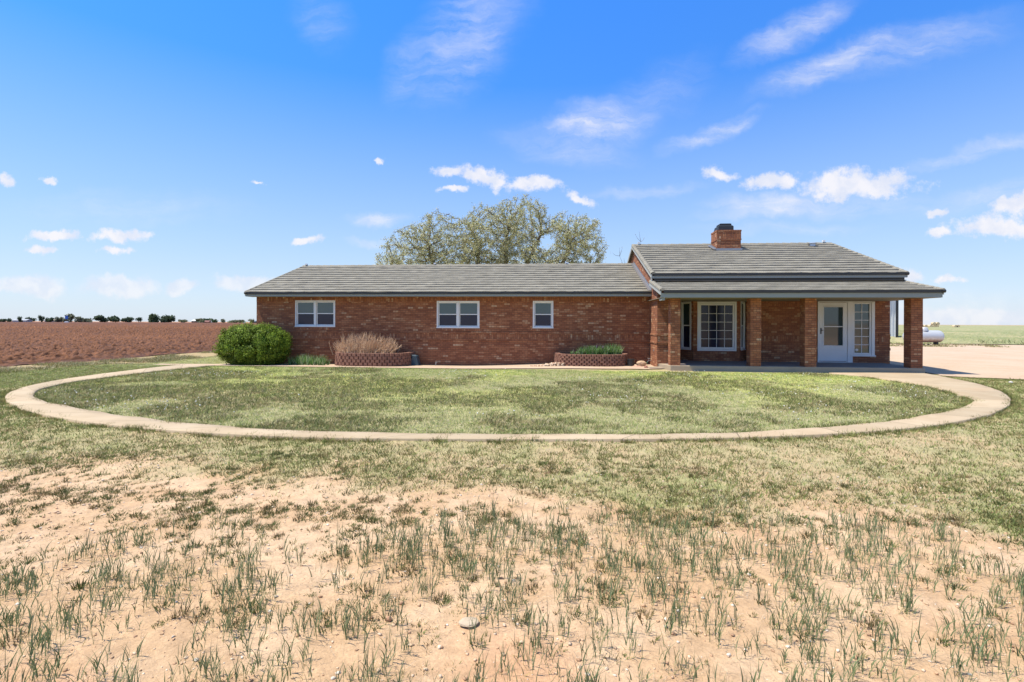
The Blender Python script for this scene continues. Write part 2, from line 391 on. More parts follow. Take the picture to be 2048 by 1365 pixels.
def ground_col(x, y):
    inn, th = region(x, y)
    n1 = fbm(x, y, 1.6, 5, 31, .6); n2 = fbm(x, y, .35, 4, 41, .6); n3 = fbm(x, y, 3.2, 3, 51)
    sand = np.array([.54, .362, .215]); sand2 = np.array([.605, .43, .28]); red = np.array([.56, .30, .17])
    c = sand + (sand2 - sand) * ss(.35, .7, n2)[..., None]
    c = c + (red - c) * (ss(.55, .72, n1) * .45)[..., None]
    straw = np.array([.44, .36, .205]); green = np.array([.29, .31, .12]); lime = np.array([.48, .49, .15])
    tc_ = straw + (green - straw) * ss(.35, .75, n1 * .6 + n2 * .4)[..., None]
    a = th * (0.45 + .5 * ss(.30, .60, n2 * .5 + n1 * .5 + .12 * ss(5.6, 6.6, y)))
    c = c + (tc_ - c) * a[..., None]
    lc = np.array([.36, .34, .17]) + (lime - np.array([.36, .34, .17])) * (ss(.40, .60, n3) * ss(8, 14, y))[..., None]
    lc = lc + (straw - lc) * (ss(.58, .75, n1) * .7)[..., None]
    c = c + (lc - c) * (inn * .95)[..., None]
    far = ss(26, 60, np.hypot(x, y))
    c = c + (np.array([.40, .28, .17]) - c) * far[..., None]
    side = ss(-12.5, -14.5, x) * ss(9, 12, y) * ss(-18.0, -17.2, x)           # mown bright strip left of the walk
    c = c + (np.array([.44, .44, .19]) - c) * (side * .9)[..., None]
    edge = ss(-17.0, -17.6, x) * ss(3000, 20, y)
    c = c + (np.array([.38, .29, .15]) - c) * (edge * ss(6, 9, y))[..., None]
    return c

def gh(x, y):
    near = np.exp(-np.maximum(np.hypot(x, y) - 12, 0) / 6)
    return H(x, y) + near * (.035 * (fbm(x, y, .9, 3, 3) - .5) + .020 * (fbm(x, y, .14, 3, 5, .6) - .5)) * np.where(np.hypot(x, y) < 60, 1, 0)

xs = axis(-17, 17, .06, 2600); ys = axis(1.2, 19.5, .06, 2600)
V, F = grid(xs, ys, gh)
# keep the sheet below the walk and slabs
iw = inside(WALK, V[:, 0], V[:, 1]); V[iw, 2] -= .05
m, t = mat('soil_and_lawn'); c = t.new('ShaderNodeTexCoord').outputs['Object']; a = t.new('ShaderNodeAttribute', attribute_name='col').outputs['Color']
n = t.noise(c, 9, 8, .72); n2 = t.noise(c, 60, 5, .7)
cc = t.mix(1.0, a, t.ramp(n, [(.25, (.72, .70, .68)), (.75, (1.22, 1.22, 1.2))]), 'MULTIPLY')
cc = t.mix(1.0, cc, t.ramp(n2, [(.25, (.80, .78, .76)), (.7, (1.14, 1.14, 1.13))]), 'MULTIPLY')
principled(t, cc, .95, t.math('ADD', n, t.math('MULTIPLY', n2, .4)), .8, .03); M['ground'] = m
g_ = npmesh('ground', V, [F], M['ground'], col=ground_col(V[:, 0], V[:, 1]), smooth=True); tag(g_, 'bare sandy soil and thin lawn round the brick house', 'ground', kind='structure')

# concrete walk: a curved slab with thickness
m, t = mat('walk_concrete'); c = t.new('ShaderNodeTexCoord').outputs['Object']
n = t.noise(c, 1.1, 5, .6); n2 = t.noise(c, 22, 6, .7)
cc = t.mix(t.maprange(n, .3, .7), (.40, .305, .195), (.47, .375, .255)); cc = t.mix(t.maprange(n2, .3, .42, .45, 0), cc, (.42, .28, .17))
sa = t.new('ShaderNodeSeparateXYZ', inp={0: t.new('ShaderNodeAttribute', attribute_name='col').outputs['Color']}); fr = t.math('FRACT', t.math('DIVIDE', sa.outputs[0], 1.62))
jn = t.math('LESS_THAN', t.math('ADD', fr, t.math('MULTIPLY', t.math('SUBTRACT', n2, .5), .012)), .014)
slabv = t.new('ShaderNodeTexWhiteNoise', noise_dimensions='1D', inp={'W': t.math('FLOOR', t.math('DIVIDE', sa.outputs[0], 1.62))}).outputs['Value']
cc = t.mix(1.0, cc, t.ramp(slabv, [(0, (.90, .90, .89)), (1, (1.06, 1.05, 1.04))]), 'MULTIPLY')
cc = t.mix(t.math('MULTIPLY', jn, .75), cc, (.14, .10, .065))
st = t.noise(c, .7, 7, .7); cc = t.mix(t.maprange(st, .55, .72, 0, .35), cc, (.46, .27, .15))
principled(t, cc, .92, n2, .35, .006); M['walk'] = m
K = 160; zt = .04; V = []; 
hw = lambda P: H(P[:, 0], P[:, 1])
rows = [np.c_[WO, hw(WO) - .12], np.c_[WO, hw(WO) + zt - .008], np.c_[WO + (WI - WO) * .02, hw(WO) + zt]] + [np.c_[WO + (WI - WO) * f, hw(WO + (WI - WO) * f) + zt] for f in (.35, .65, .985)] + [np.c_[WI, hw(WI) + zt - .01], np.c_[WI, hw(WI) - .12]]
V = np.concatenate(rows); F = []
for r_ in range(len(rows) - 1):
    i = r_ * K + np.arange(K - 1); F.append(np.stack([i, i + K, i + K + 1, i + 1], 1))
sd_ = np.concatenate([[0], np.cumsum(np.hypot(*np.diff((WO + WI) / 2, axis=0).T))]); o = npmesh('walkway', V, F, M['walk'], col=np.tile(sd_[:, None], (len(rows), 3))); tag(o, 'curved pale concrete walk sweeping round the front lawn', 'walkway', kind='structure')

# strip of bare soil and paving in front of the long wing
def sheet(name, poly, z, mt, label, cat, wob=.08, seed=1, colr=None):
    P = np.array(poly, float); Q = []
    for i in range(len(P)):
        a_, b_ = P[i], P[(i + 1) % len(P)]; n_ = max(2, int(np.hypot(*(b_ - a_)) / .25)); n_ = min(n_, 120)
        for k in range(n_): Q.append(a_ + (b_ - a_) * k / n_)
    Q = np.array(Q); Q = Q + wob * (np.stack([vn(Q[:, 0], Q[:, 1], .6, seed), vn(Q[:, 0], Q[:, 1], .5, seed + 4)], 1) - .5) * 2
    import bmesh
    b = bmesh.new(); vs = [b.verts.new((q[0], q[1], 0)) for q in Q]; f = b.faces.new(vs); bmesh.ops.triangulate(b, faces=[f])
    me = bpy.data.meshes.new(name)
    for v_ in b.verts: v_.co.z = float(H(v_.co.x, v_.co.y)) + z
    b.normal_update()
    if sum(f.normal.z for f in b.faces) < 0: bmesh.ops.reverse_faces(b, faces=b.faces)
    b.to_mesh(me); b.free(); me.materials.append(mt)
    o = bpy.data.objects.new(name, me); S.collection.objects.link(o); tag(o, label, cat, kind='structure'); return o
m, t = mat('packed_dirt'); c = t.new('ShaderNodeTexCoord').outputs['Object']
n = t.noise(c, .5, 6, .6); n2 = t.noise(c, 7, 8, .75)
cc = t.mix(t.maprange(n, .3, .7), (.43, .305, .20), (.49, .37, .265)); cc = t.mix(t.maprange(n2, .35, .7, .0, .5), cc, (.57, .44, .335)); cc = t.mix(t.maprange(n2, .40, .25, .0, .6), cc, (.38, .24, .15))
principled(t, cc, .95, n2, .6, .02); M['dirt'] = m
o = sheet('path', [(-16.5, 18.2), (-12.8, 18.42), (-7, 18.5), (-1, 18.45), (3.0, 18.5), (3.7, 18.7), (3.7, 20.9), (-13.2, 20.95), (-14.2, 20.2), (-16.5, 19.9)], .03, M['dirt'],
          'pale dirt and paving strip along the foot of the long brick wall', 'path', .05, 9)
o = sheet('driveway', [(12.25, 17.45), (12.8, 17.2), (13.6, 16.9), (15.5, 15.6), (18, 14.8), (24, 14.2), (60, 14), (110, 20), (110, 47), (60, 46), (44, 45.5), (36, 46.5), (33, 52), (12.5, 56), (12.6, 30)], .022, M['dirt'],
          'packed pinkish dirt yard to the right of the house', 'driveway', .22, 14)

# ploughed red field on the left
yr = 6.0; rows_y = []
while yr < 520: rows_y.append(yr); yr *= 1.0034 if yr > 14 else 1.012
rows_y = np.array(rows_y); NC = 760; tt = np.linspace(0, 1, NC) ** 1.0
Wd = 3 + 1.22 * rows_y
Yg = rows_y[:, None] + 0 * tt[None]; Xg = -19.35 - tt[None] * Wd[:, None] * np.clip((rows_y[:, None] * 1.35 - 4) / (Wd[:, None]), .3, 1.3)
Xg = Xg - .5 * vn(Yg, Yg * 0, 1.3, 2)
c1 = fbm(Xg, Yg, .55, 4, 61, .62); c2 = vn(Xg, Yg, .12, 63); c3 = vn(Xg, Yg, .22, 66)
gr_ = 1 + ss(25, 90, Yg) * 1.3; cl_ = (np.maximum(c2 - .40, 0) * .20 + np.maximum(c3 - .45, 0) * .28 + c1 * .10) * gr_
Eg = ss(.0, .5, -19.35 - Xg); Zg = H(Xg, Yg) - .08 + .11 * Eg + cl_ * ss(.3, 1.2, -19.35 - Xg) + (.03 + .05 * ss(20, 60, Yg)) * R.random(Xg.shape) * ss(.3, 1.2, -19.35 - Xg) 
mI, n = Xg.shape; i = (np.arange(mI - 1)[:, None] * n + np.arange(n - 1)[None]).ravel()
base = np.array([.066, .020, .006]); lt = np.array([.175, .066, .024]); dk = np.array([.065, .024, .013])
q = fbm(Xg, Yg, 14, 3, 71)[..., None]; wn_ = R.random(Xg.shape)[..., None]
C = base + (lt - base) * ss(.45, .8, q) * .35 + (lt - base) * (ss(.5, .8, c2) * .7)[..., None] + (dk - base) * (ss(.45, .15, c2) * .7)[..., None] + (lt - base) * ss(.75, 1, wn_) * .8 + (dk - base) * ss(.35, 0, wn_) * .6
C = C + (np.array([.100, .031, .010]) - C) * ss(60, 260, Yg)[..., None] * .6
o = npmesh('ploughed_field', np.stack([Xg.ravel(), Yg.ravel(), Zg.ravel()], 1), [np.stack([i, i + n, i + n + 1, i + 1], 1)], M['colour'], col=C.reshape(-1, 3))
tag(o, 'rough ploughed red field left of the house', 'field', kind='structure')
def flat(name, x0, x1, y0, y1, z, mt, label, cat):
    b = MB(); b.face([(x0, y0, z), (x1, y0, z), (x1, y1, z), (x0, y1, z)]); return tag(b.build(name, mt), label, cat, kind='structure')
M['verge'] = simple('roadside_grass', (.36, .36, .20), .95, .2, .05)
M['farred'] = simple('far_red_soil', (.40, .19, .10), .95, .2, .02)
flat('verge', -1500, -60, 521, 640, .10, M['verge'], 'thin pale grassy verge beyond the ploughed field', 'verge')
flat('far_field', -2200, -60, 642, 1400, .14, M['farred'], 'second red field beyond the grassy verge', 'field')

# crop field right
yr = 46.5; rows_y = []
while yr < 900: rows_y.append(yr); yr *= 1.006
rows_y = np.array(rows_y); NC = 330; tt = np.linspace(0, 1, NC)
Yg = rows_y[:, None] + 0 * tt[None] + 1.4 * (vn(tt[None] * 60, tt[None] * 0, 3.5, 8) - .5); Xg = 8 + tt[None] * (rows_y[:, None] * 1.35)
Zg = .02 + .28 * R.random(Xg.shape) * ss(46.5, 48.5, Yg) + .12 * ss(47, 50, Yg)
q = fbm(Xg, Yg, 9, 4, 81)[..., None]; wn_ = R.random(Xg.shape)[..., None]
C = np.array([.21, .235, .10]) + (np.array([.37, .33, .18]) - np.array([.21, .235, .10])) * np.clip(ss(.35, .75, q) * .8 + (wn_ - .5) * .9, 0, 1)
C = C + (np.array([.29, .29, .14]) - C) * ss(70, 200, Yg)[..., None] * .7
mI, n = Xg.shape; i = (np.arange(mI - 1)[:, None] * n + np.arange(n - 1)[None]).ravel()
o = npmesh('crop_field', np.stack([Xg.ravel(), Yg.ravel(), Zg.ravel()], 1), [np.stack([i, i + 1, i + n + 1, i + n], 1)], M['colour'], col=C.reshape(-1, 3))
tag(o, 'thin green and straw coloured crop field behind the yard', 'field', kind='structure')

# ------------------------------------------------------------------ the house
XL, XW, XE = -12.88, 3.58, 12.47
YL, YF, YS, YD, YBW, YBF = 20.8, 19.15, 18.3, 20.6, 21.45, 20.75
BACK = 29.6
house = empty('brick_house', (0, 20.8, 0))
tag(house, 'long low red brick farmhouse with grey tile roof, chimney and front porch', 'house')
def part(b, name, mt, parent=house, **kw):
    o = b.build(name, mt, None, **kw)
    o.parent = parent; o.matrix_parent_inverse = Matrix.Translation((0, -20.8, 0)) if parent is house else Matrix.Identity(4)
    return o

def wall_holes(b, O, ax, u0, u1, z0, z1, holes, depth=.09):
    """brick wall face with openings and their reveals. ax = along the wall, outward = ax rotated -90deg"""
    ax = Vector((ax[0], ax[1])); nx = Vector((ax.y, -ax.x))
    us = sorted({u0, u1, *[h[0] for h in holes], *[h[1] for h in holes]}); zs = sorted({z0, z1, *[h[2] for h in holes], *[h[3] for h in holes]})
    def P(u_, z_, d=0): return (O[0] + ax.x * u_ - nx.x * d, O[1] + ax.y * u_ - nx.y * d, z_)
    for a_, b_ in zip(us, us[1:]):
        for c_, d_ in zip(zs, zs[1:]):
            mu, mz = (a_ + b_) / 2, (c_ + d_) / 2
            if any(h[0] < mu < h[1] and h[2] < mz < h[3] for h in holes): continue
            b.face([P(a_, c_), P(b_, c_), P(b_, d_), P(a_, d_)], uv=[(a_, c_), (b_, c_), (b_, d_), (a_, d_)])
    for h in holes:
        a_, b_, c_, d_ = h
        b.face([P(a_, c_), P(a_, d_), P(a_, d_, depth), P(a_, c_, depth)]); b.face([P(b_, d_), P(b_, c_), P(b_, c_, depth), P(b_, d_, depth)])
        b.face([P(a_, d_), P(b_, d_), P(b_, d_, depth), P(a_, d_, depth)]); b.face([P(b_, c_), P(a_, c_), P(a_, c_, depth), P(b_, c_, depth)])
        b.face([P(a_, c_, depth), P(b_, c_, depth), P(b_, d_, depth), P(a_, d_, depth)])

# windows of the long wing: (x0, x1, z0, z1)
W1 = (-11.15, -9.39, 1.452, 2.562); W2 = (-5.036, -3.251, 1.431, 2.541); W3 = (-1.062, -.232, 1.44, 2.545)
b = MB()
wall_holes(b, (0, YL), (1, 0), XL, XW, -.35, 2.76, [W1, W2, W3])
# west gable of the long wing, back wall
b.face([(XL, BACK, -.35), (XL, YL, -.35), (XL, YL, 2.76), (XL, 25.2, 4.36), (XL, BACK, 2.9)])
b.face([(XW, BACK, -.35), (XL, BACK, -.35), (XL, BACK, 2.9), (XW, BACK, 2.9)])
part(b, 'wall', M['brick'])
b = MB()
# projecting rows and soldier bands
def bands(b, s, ax0, a0, a1, at, out):
    """s: 'x' band along x at y=at projecting to -y ; 'y' band along y at x=at projecting to -x"""
    for z0, z1, d, sold in ((1.20, 1.272, .028, False), (.982, 1.20, .008, True), (.905, .982, .028, False)):
        if s == 'x': b.box(a0, a1, at - d, at + .01, z0, z1, sold=sold)
        else: b.box(at - d * out, at + .01 * out, a0, a1, z0, z1, sold=sold) if out > 0 else b.box(at - .01, at + d, a0, a1, z0, z1, sold=sold)
bands(b, 'x', 0, XL, XW - .031, YL, 1)
b.box(XL, XW - .031, YL - .008, YL + .01, 2.50, 2.72, sold=True)
for (x0, x1, z0, z1) in (W1, W2, W3):
    b.box(x0 - .11, x0 - .003, YL - .012, YL + .01, z0 - .03, z1 + .0); b.box(x1 + .003, x1 + .11, YL - .012, YL + .01, z0 - .03, z1 + .0)
    b.box(x0 - .11, x1 + .11, YL - .016, YL + .01, z0 - .115, z0 - .032, sold=True); b.box(x0 - .11, x1 + .11, YL - .014, YL + .01, z1 + .003, z1 + .08, sold=True)
part(b, 'soldier_course', M['soldier'])

# right hand block : west gable wall + front return
RY, RZ = 24.8, 5.36            # main ridge
ZU = 3.50; YU = 19.6           # upper eave (top of tile)
slopeU = (RZ - ZU) / (RY - YU)
ZLo = 2.77; YLo = 17.85; YLt = 20.1; ZLt = 3.27
uroof = lambda y: ZU + (y - YU) * slopeU - .12 if y <= RY else RZ - .12 - (y - RY) * slopeU
lroof = lambda y: ZLo + (y - YLo) * (ZLt - ZLo) / (YLt - YLo) - .10
b = MB()
b.face([(XW, BACK, -.35), (XW, YF, -.35), (XW, YF, lroof(YF)), (XW, 20.1, lroof(20.1)), (XW, 20.1, uroof(20.1)), (XW, RY, uroof(RY)), (XW, BACK, uroof(BACK))])
b.face([(XW, YF, -.35), (4.32, YF, -.35), (4.32, YF, lroof(YF)), (XW, YF, lroof(YF))])
b.face([(4.32, YF, -.35), (4.32, YBW, -.35), (4.32, YBW, 2.56), (4.32, YF, 2.56)])
# recessed wall + bay
pts = [(4.32, YBW), (4.72, YBW), (5.27, YBF), (7.03, YBF), (7.56, YBW), (7.6, YBW)]
PW = (5.421, 6.913, .574, 2.514)
for k, (p, q) in enumerate(zip(pts, pts[1:])):
    d = Vector(q) - Vector(p); L = d.length; d.normalize()
    holes = []
    if k == 1: sideL = (p, tuple(d), L); holes = [(L - .60, L - .10, .61, 2.53)]; HL = holes[0]
    if k == 3: sideR = (p, tuple(d), L); holes = [(.12, .62, .61, 2.53)]; HR = holes[0]
    if k == 2: holes = [(PW[0] - p[0], PW[1] - p[0], PW[2], PW[3])]
    wall_holes(b, p, tuple(d), 0, L, .0, 2.56, holes)
DR = (9.86, 11.05, .18, 2.57); SL = (11.05, 11.917, .444, 2.57)
wall_holes(b, (0, YD), (1, 0), 7.6, XE, .0, 2.56, [(DR[0], DR[1], .18, 2.56), (SL[0], SL[1], SL[2], 2.56)])
b.face([(7.6, YBW, 0), (7.6, YD, 0), (7.6, YD, 2.56), (7.6, YBW, 2.56)])
b.face([(XE, YD, -.3), (XE, BACK, -.3), (XE, BACK, uroof(BACK)), (XE, RY, uroof(RY)), (XE, YD, uroof(YD))])
b.face([(XE, BACK, -.3), (XW, BACK, -.3), (XW, BACK, uroof(BACK)), (XE, BACK, uroof(BACK))])
part(b, 'wall', M['rough_brick'])
b = MB()
bands(b, 'y', 0, YF - .028, YL, XW, 1)
bands(b, 'x', 0, XW, 4.32, YF, 1); part(b, 'soldier_course', M['soldier']); b = MB()
bands(b, 'x', 0, 7.6, DR[0] - .01, YD, 1); b.box(7.6, DR[0] - .01, YD - .008, YD + .01, 2.33, 2.515, sold=True)
part(b, 'soldier_course', M['soldier']); b = MB(); bands(b, 'x', 0, SL[1] + .14, XE, YD, 1)
b.box(SL[1] + .02, SL[1] + .13, YD - .010, YD + .01, .444, 2.51)
part(b, 'soldier_course', M['soldier'])

# porch
b = MB()
b.prism([(3.88, YS), (12.20, YS), (12.20, YBW + .3), (3.60, YBW + .3), (3.60, YF - .003), (3.66, YF - .004)], 'z', -.30, .18)
sl = part(b, 'porch_slab', [M['concrete']], bevel=.012)
b = MB(); b.box(3.88, 12.1, YS - .012, YS + .3, .075, .083); 
b = MB(); b.box(3.90, 12.18, YS + .12, YBW + .2, .17, .184); part(b, 'porch_floor', M['slabtop'])
b = MB(); b.prism([(3.24, 18.75), (3.76, 18.75), (3.655, 19.14), (3.24, 19.14)], 'z', -.2, .07); part(b, 'step', M['concrete'], bevel=.01)
for k, (x0, x1) in enumerate(((3.885, 4.22), (6.58, 6.935), (8.37, 8.75), (11.775, 12.145))):
    b = MB(); b.box(x0, x1, YS + .05, YS + .42, .18, 2.53)
    part(b, 'porch_column', M['rough_brick'])

# roof tiles
def tiles(x0, x1, yE, zE, yR, zR, expo=.385, tw=.33, seed=0, th=1.0):
    """stepped, slightly wavy courses of grey shakes on one slope; returns V,F,C"""
    rg = np.random.default_rng(seed); sx = yR - yE; L = math.hypot(sx, zR - zE); dy_, dz_ = sx / L, (zR - zE) / L
    n = int(round(L / expo)); ex = L / n; nx_, nz_ = -dz_ * np.sign(1), dy_
    VV = []; FF = []; CC = []; k = 0
    for r_ in range(n):
        xs_ = np.arange(x0, x1 + .05, .11); xs_[-1] = x1; m_ = len(xs_)
        wob_ = .010 * (vn(xs_, xs_ * 0 + r_, .28, seed + r_) - .5) * 2
        thk = th * (.034 + .022 * vn(xs_, xs_ * 0, .36, seed + 90 + r_))
        s0 = r_ * ex - (.012 if r_ else .03); s1 = (r_ + 1) * ex + .01
        def P(s_, h_): return np.stack([xs_, yE + dy_ * s_ + nx_ * h_, zE + dz_ * s_ + nz_ * h_], 1)
        bot = P(s0 + wob_, -.012); top0 = P(s0 + wob_, thk + .004); mid = P(s0 + wob_ + .5 * ex, .5 * thk + .006 + .004 * rg.random(m_)); top1 = P(s1 + 0 * wob_, .002)
        VV += [bot, top0, mid, top1]
        tid = np.floor((xs_ + .17 * (r_ % 2)) / (tw * 1.0)).astype(int) + r_ * 977
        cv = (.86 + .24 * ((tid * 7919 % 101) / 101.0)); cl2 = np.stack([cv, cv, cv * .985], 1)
        CC += [cl2 * .6, cl2, cl2 * .97, cl2 * .9]  # butt edges darkened in the colour: painted shade for the course lines
        i = np.arange(m_ - 1)
        for a_ in range(3): FF.append(np.stack([k + a_ * m_ + i, k + a_ * m_ + i + 1, k + (a_ + 1) * m_ + i + 1, k + (a_ + 1) * m_ + i], 1))
        k += 4 * m_
    return np.concatenate(VV), np.concatenate(FF), np.concatenate(CC)
def merge(parts):
    V_, F_, C_ = [], [], []; k = 0
    for v_, f_, c_ in parts: V_.append(v_); F_.append(f_ + k); C_.append(c_); k += len(v_)
    return np.concatenate(V_), np.concatenate(F_), np.concatenate(C_)
def caps(line0, line1, n, r, seed=0):
    """row of overlapping rounded cap tiles along a line"""
    rg = np.random.default_rng(seed); p0 = np.array(line0, float); p1 = np.array(line1, float); d = p1 - p0; L = np.linalg.norm(d); d /= L
    side = np.cross(d, [0, 0, 1]); side /= np.linalg.norm(side); up = np.cross(side, d)
    if up[2] < 0: up = -up
    out_ = []; k = 0; A = np.linspace(-1.75, 1.75, 9); VV = []; FF = []; CC = []
    for i in range(n):
        a0 = p0 + d * (L * i / n - .02); a1 = p0 + d * (L * (i + 1) / n + .01)
        rr = [r * 1.22, r * 1.22, r * .93]; ctr = [a0 + up * .0, a0 + up * .0 + d * .03, a1]
        base_ = [r * .9, r * 1.22, r * .93]
        for j in range(3):
            q_ = base_[j]; VV.append(ctr[j] + side * (np.sin(A) * q_)[:, None] + up * ((np.cos(A)) * q_ * .8)[:, None])
            cv = .84 + .26 * rg.random(); CC.append(np.full((9, 3), cv * (.6 if j == 0 else 1)))  # first ring of each cap darkened too, overlap shade put into the colour
        for j in range(2):
            t_ = np.arange(8); FF.append(np.stack([k + j * 9 + t_, k + j * 9 + t_ + 1, k + (j + 1) * 9 + t_ + 1, k + (j + 1) * 9 + t_], 1))
        k += 27
    return np.concatenate(VV), np.concatenate(FF), np.concatenate(CC)
def hpart(name, VFC, mt, smooth=False, parent=None):
    o = npmesh(name, VFC[0], [VFC[1]], mt, col=VFC[2], smooth=smooth)
    o.parent = parent or house; o.matrix_parent_inverse = Matrix.Translation((0, -20.8, 0)) if not parent else Matrix.Identity(4)
    return o
XLL, XLR = -13.08, 3.57
EL = (20.3, 2.875); RL = (25.2, 4.50)
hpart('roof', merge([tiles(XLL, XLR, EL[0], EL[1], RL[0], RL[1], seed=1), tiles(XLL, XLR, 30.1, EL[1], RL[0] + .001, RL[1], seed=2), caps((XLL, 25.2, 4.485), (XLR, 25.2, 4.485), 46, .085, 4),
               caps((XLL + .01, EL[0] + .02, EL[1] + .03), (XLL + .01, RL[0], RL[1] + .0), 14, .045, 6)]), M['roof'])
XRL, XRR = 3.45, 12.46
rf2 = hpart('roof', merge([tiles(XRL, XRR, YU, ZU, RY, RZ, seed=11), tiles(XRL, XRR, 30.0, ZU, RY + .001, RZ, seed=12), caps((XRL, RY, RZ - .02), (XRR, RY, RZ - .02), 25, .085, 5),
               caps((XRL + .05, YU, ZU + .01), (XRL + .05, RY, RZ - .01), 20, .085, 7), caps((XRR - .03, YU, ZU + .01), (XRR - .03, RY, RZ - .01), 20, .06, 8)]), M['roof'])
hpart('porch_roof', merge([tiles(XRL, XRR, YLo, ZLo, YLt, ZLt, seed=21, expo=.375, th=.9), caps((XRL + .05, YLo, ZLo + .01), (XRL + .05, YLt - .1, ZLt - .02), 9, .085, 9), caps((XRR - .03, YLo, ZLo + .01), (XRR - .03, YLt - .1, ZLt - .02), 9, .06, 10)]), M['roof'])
# decking, fascia, drip edges, rakes, soffits
b = MB()
b.face([(XLL, EL[0], EL[1] - .03), (XLR, EL[0], EL[1] - .03), (XLR, RL[0], RL[1] - .03), (XLL, RL[0], RL[1] - .03)])
b.face([(XLL, 30.1, EL[1] - .03), (XLR, 30.1, EL[1] - .03), (XLR, RL[0], RL[1] - .03), (XLL, RL[0], RL[1] - .03)])
b.face([(XRL, YU, ZU - .03), (XRR, YU, ZU - .03), (XRR, RY, RZ - .03), (XRL, RY, RZ - .03)])
b.face([(XRL, 30, ZU - .03), (XRR, 30, ZU - .03), (XRR, RY, RZ - .03), (XRL, RY, RZ - .03)])
b.face([(XRL, YLo, ZLo - .03), (XRR, YLo, ZLo - .03), (XRR, YLt, ZLt - .03), (XRL, YLt, ZLt - .03)])
b.box(XLL + .02, XLR, EL[0] + .02, YL, 2.705, 2.72)
b.box(XRL + .03, XRR - .06, YLo + .035, YBW, 2.525, 2.545)
b.box(XRL + .03, XRR - .03, YU + .03, YLt, 3.24, 3.255)
part(b, 'soffit', M['soffit'])
for q in ((XLL + .02, XLR, EL[0], EL[0] + .02, 2.705, 2.795), (XLL, XLR, 30.08, 30.1, 2.72, 2.8), (XRL, XRR - .02, YU, YU + .03, 3.335, 3.43), (XRL, XRR - .05, YLo, YLo + .03, 2.53, 2.685),
          (XRL + .02, XRR - .05, YLt - .14, YLt - .12, ZLt - .08, 3.26), (3.50, 3.60, YLo + .04, YLo + .5, 2.44, 2.525)):
    b = MB(); b.box(*q); part(b, 'fascia', M['fascia'])
b = MB(); b.box(XLL - .01, XLR, EL[0] - .035, EL[0] + .01, 2.795, 2.89); b.box(XRL + .11, XRR + .005, YU - .04, YU + .01, 3.43, 3.525); b.box(XRL + .10, XRR + .005, YLo - .04, YLo + .01, 2.685, 2.785)
b.tube([(XLL - .012, EL[0] - .02, 2.845), (XLL + .08, EL[0] - .02, 2.85)], .05, 10)
for (yy, zz) in ((YU, 3.47), (YLo, 2.735)): b.tube([(XRR - .09, yy - .01, zz + .01), (XRR + .02, yy - .01, zz)], .056, 10)
b.box(XRL + .11, XRR - .06, YU + .08, YU + .10, 3.245, 3.34)  # dark strip painting the shade of the recess under the upper fascia
part(b, 'drip_edge_and_recess_shade', M['drip'])
def rake(b, x0, x1, y0, z0, y1, z1, h=.15, drop=.0):
    b.face([(x0, y0, z0 - h), (x0, y0, z0), (x0, y1, z1), (x0, y1, z1 - h)][::-1]); b.face([(x1, y0, z0 - h), (x1, y0, z0), (x1, y1, z1), (x1, y1, z1 - h)])
    b.face([(x0, y0, z0 - h), (x1, y0, z0 - h), (x1, y1, z1 - h), (x0, y1, z1 - h)]); b.face([(x0, y0, z0), (x1, y0, z0), (x1, y0, z0 - h), (x0, y0, z0 - h)][::-1])
    b.face([(x0, y0, z0), (x1, y0, z0), (x1, y1, z1), (x0, y1, z1)])
b = MB()
M['rake'] = simple('rake_paint', (.42, .44, .42), .5, .06, 2)
for q in ((XRL - .02, XRL + .012, YU - .02, ZU - .01, RY, RZ - .01), (XRL - .02, XRL + .012, 30.0, ZU - .01, RY, RZ - .01), (XRL - .02, XRL + .012, YLo - .02, ZLo - .01, YLt - .1, ZLt - .03, .14),
          (XLL - .01, XLL + .015, EL[0], EL[1] - .01, RL[0], RL[1] - .01, .14), (XLL - .01, XLL + .015, 30.1, EL[1] - .01, RL[0], RL[1] - .01, .14),
          (XRR - .03, XRR - .005, YU, ZU - .01, RY, RZ - .01), (XRR - .03, XRR - .005, 30.0, ZU - .01, RY, RZ - .01), (XRR - .03, XRR - .005, YLo, ZLo - .01, YLt, ZLt - .03, .14)):
    b = MB(); rake(b, *q); part(b, 'rake_board', M['rake'])
b = MB(); b.box(XRL - .02, XRL + .012, YU - .02, YU + .08, 3.22, 3.36); part(b, 'rake_board', M['rake'])
b = MB()   # flashing where the low roof meets the gable wall
n_ = Vector((0, -(RL[1] - EL[1]), RL[0] - EL[0])).normalized()
for y0, y1 in ((EL[0], RL[0]),):
    z0, z1 = EL[1], RL[1]
    b.face([(3.44, y0, z0 + .05), (3.572, y0, z0 + .07), (3.572, y1, z1 + .07), (3.44, y1, z1 + .05)]); b.face([(3.572, y0, z0 + .0), (3.572, y0, z0 + .16), (3.572, y1, z1 + .16), (3.572, y1, z1)][::-1])
part(b, 'flashing', M['flash'])
b = MB()
for (x_, y_, z_) in ((-12.9, 25.15, 4.56), (-6.2, 25.15, 4.56), (.35, 25.15, 4.56), (3.75, 24.75, 5.43), (12.1, 24.75, 5.43)):
    b = MB(); b.box(x_ - .05, x_ + .05, y_ - .05, y_ + .05, z_, z_ + .07); part(b, 'ridge_clip', M['white'])
M['ventmetal'] = simple('vent_metal', (.45, .50, .56), .35, .1, 5, Metallic=.4)
b = MB(); b.tube([(11.35, 24.2, 5.12), (11.35, 24.2, 5.27), (11.35, 24.2, 5.275), (11.35, 24.2, 5.33)], [.12, .12, .21, .05], 14); part(b, 'roof_vent', M['ventmetal'])

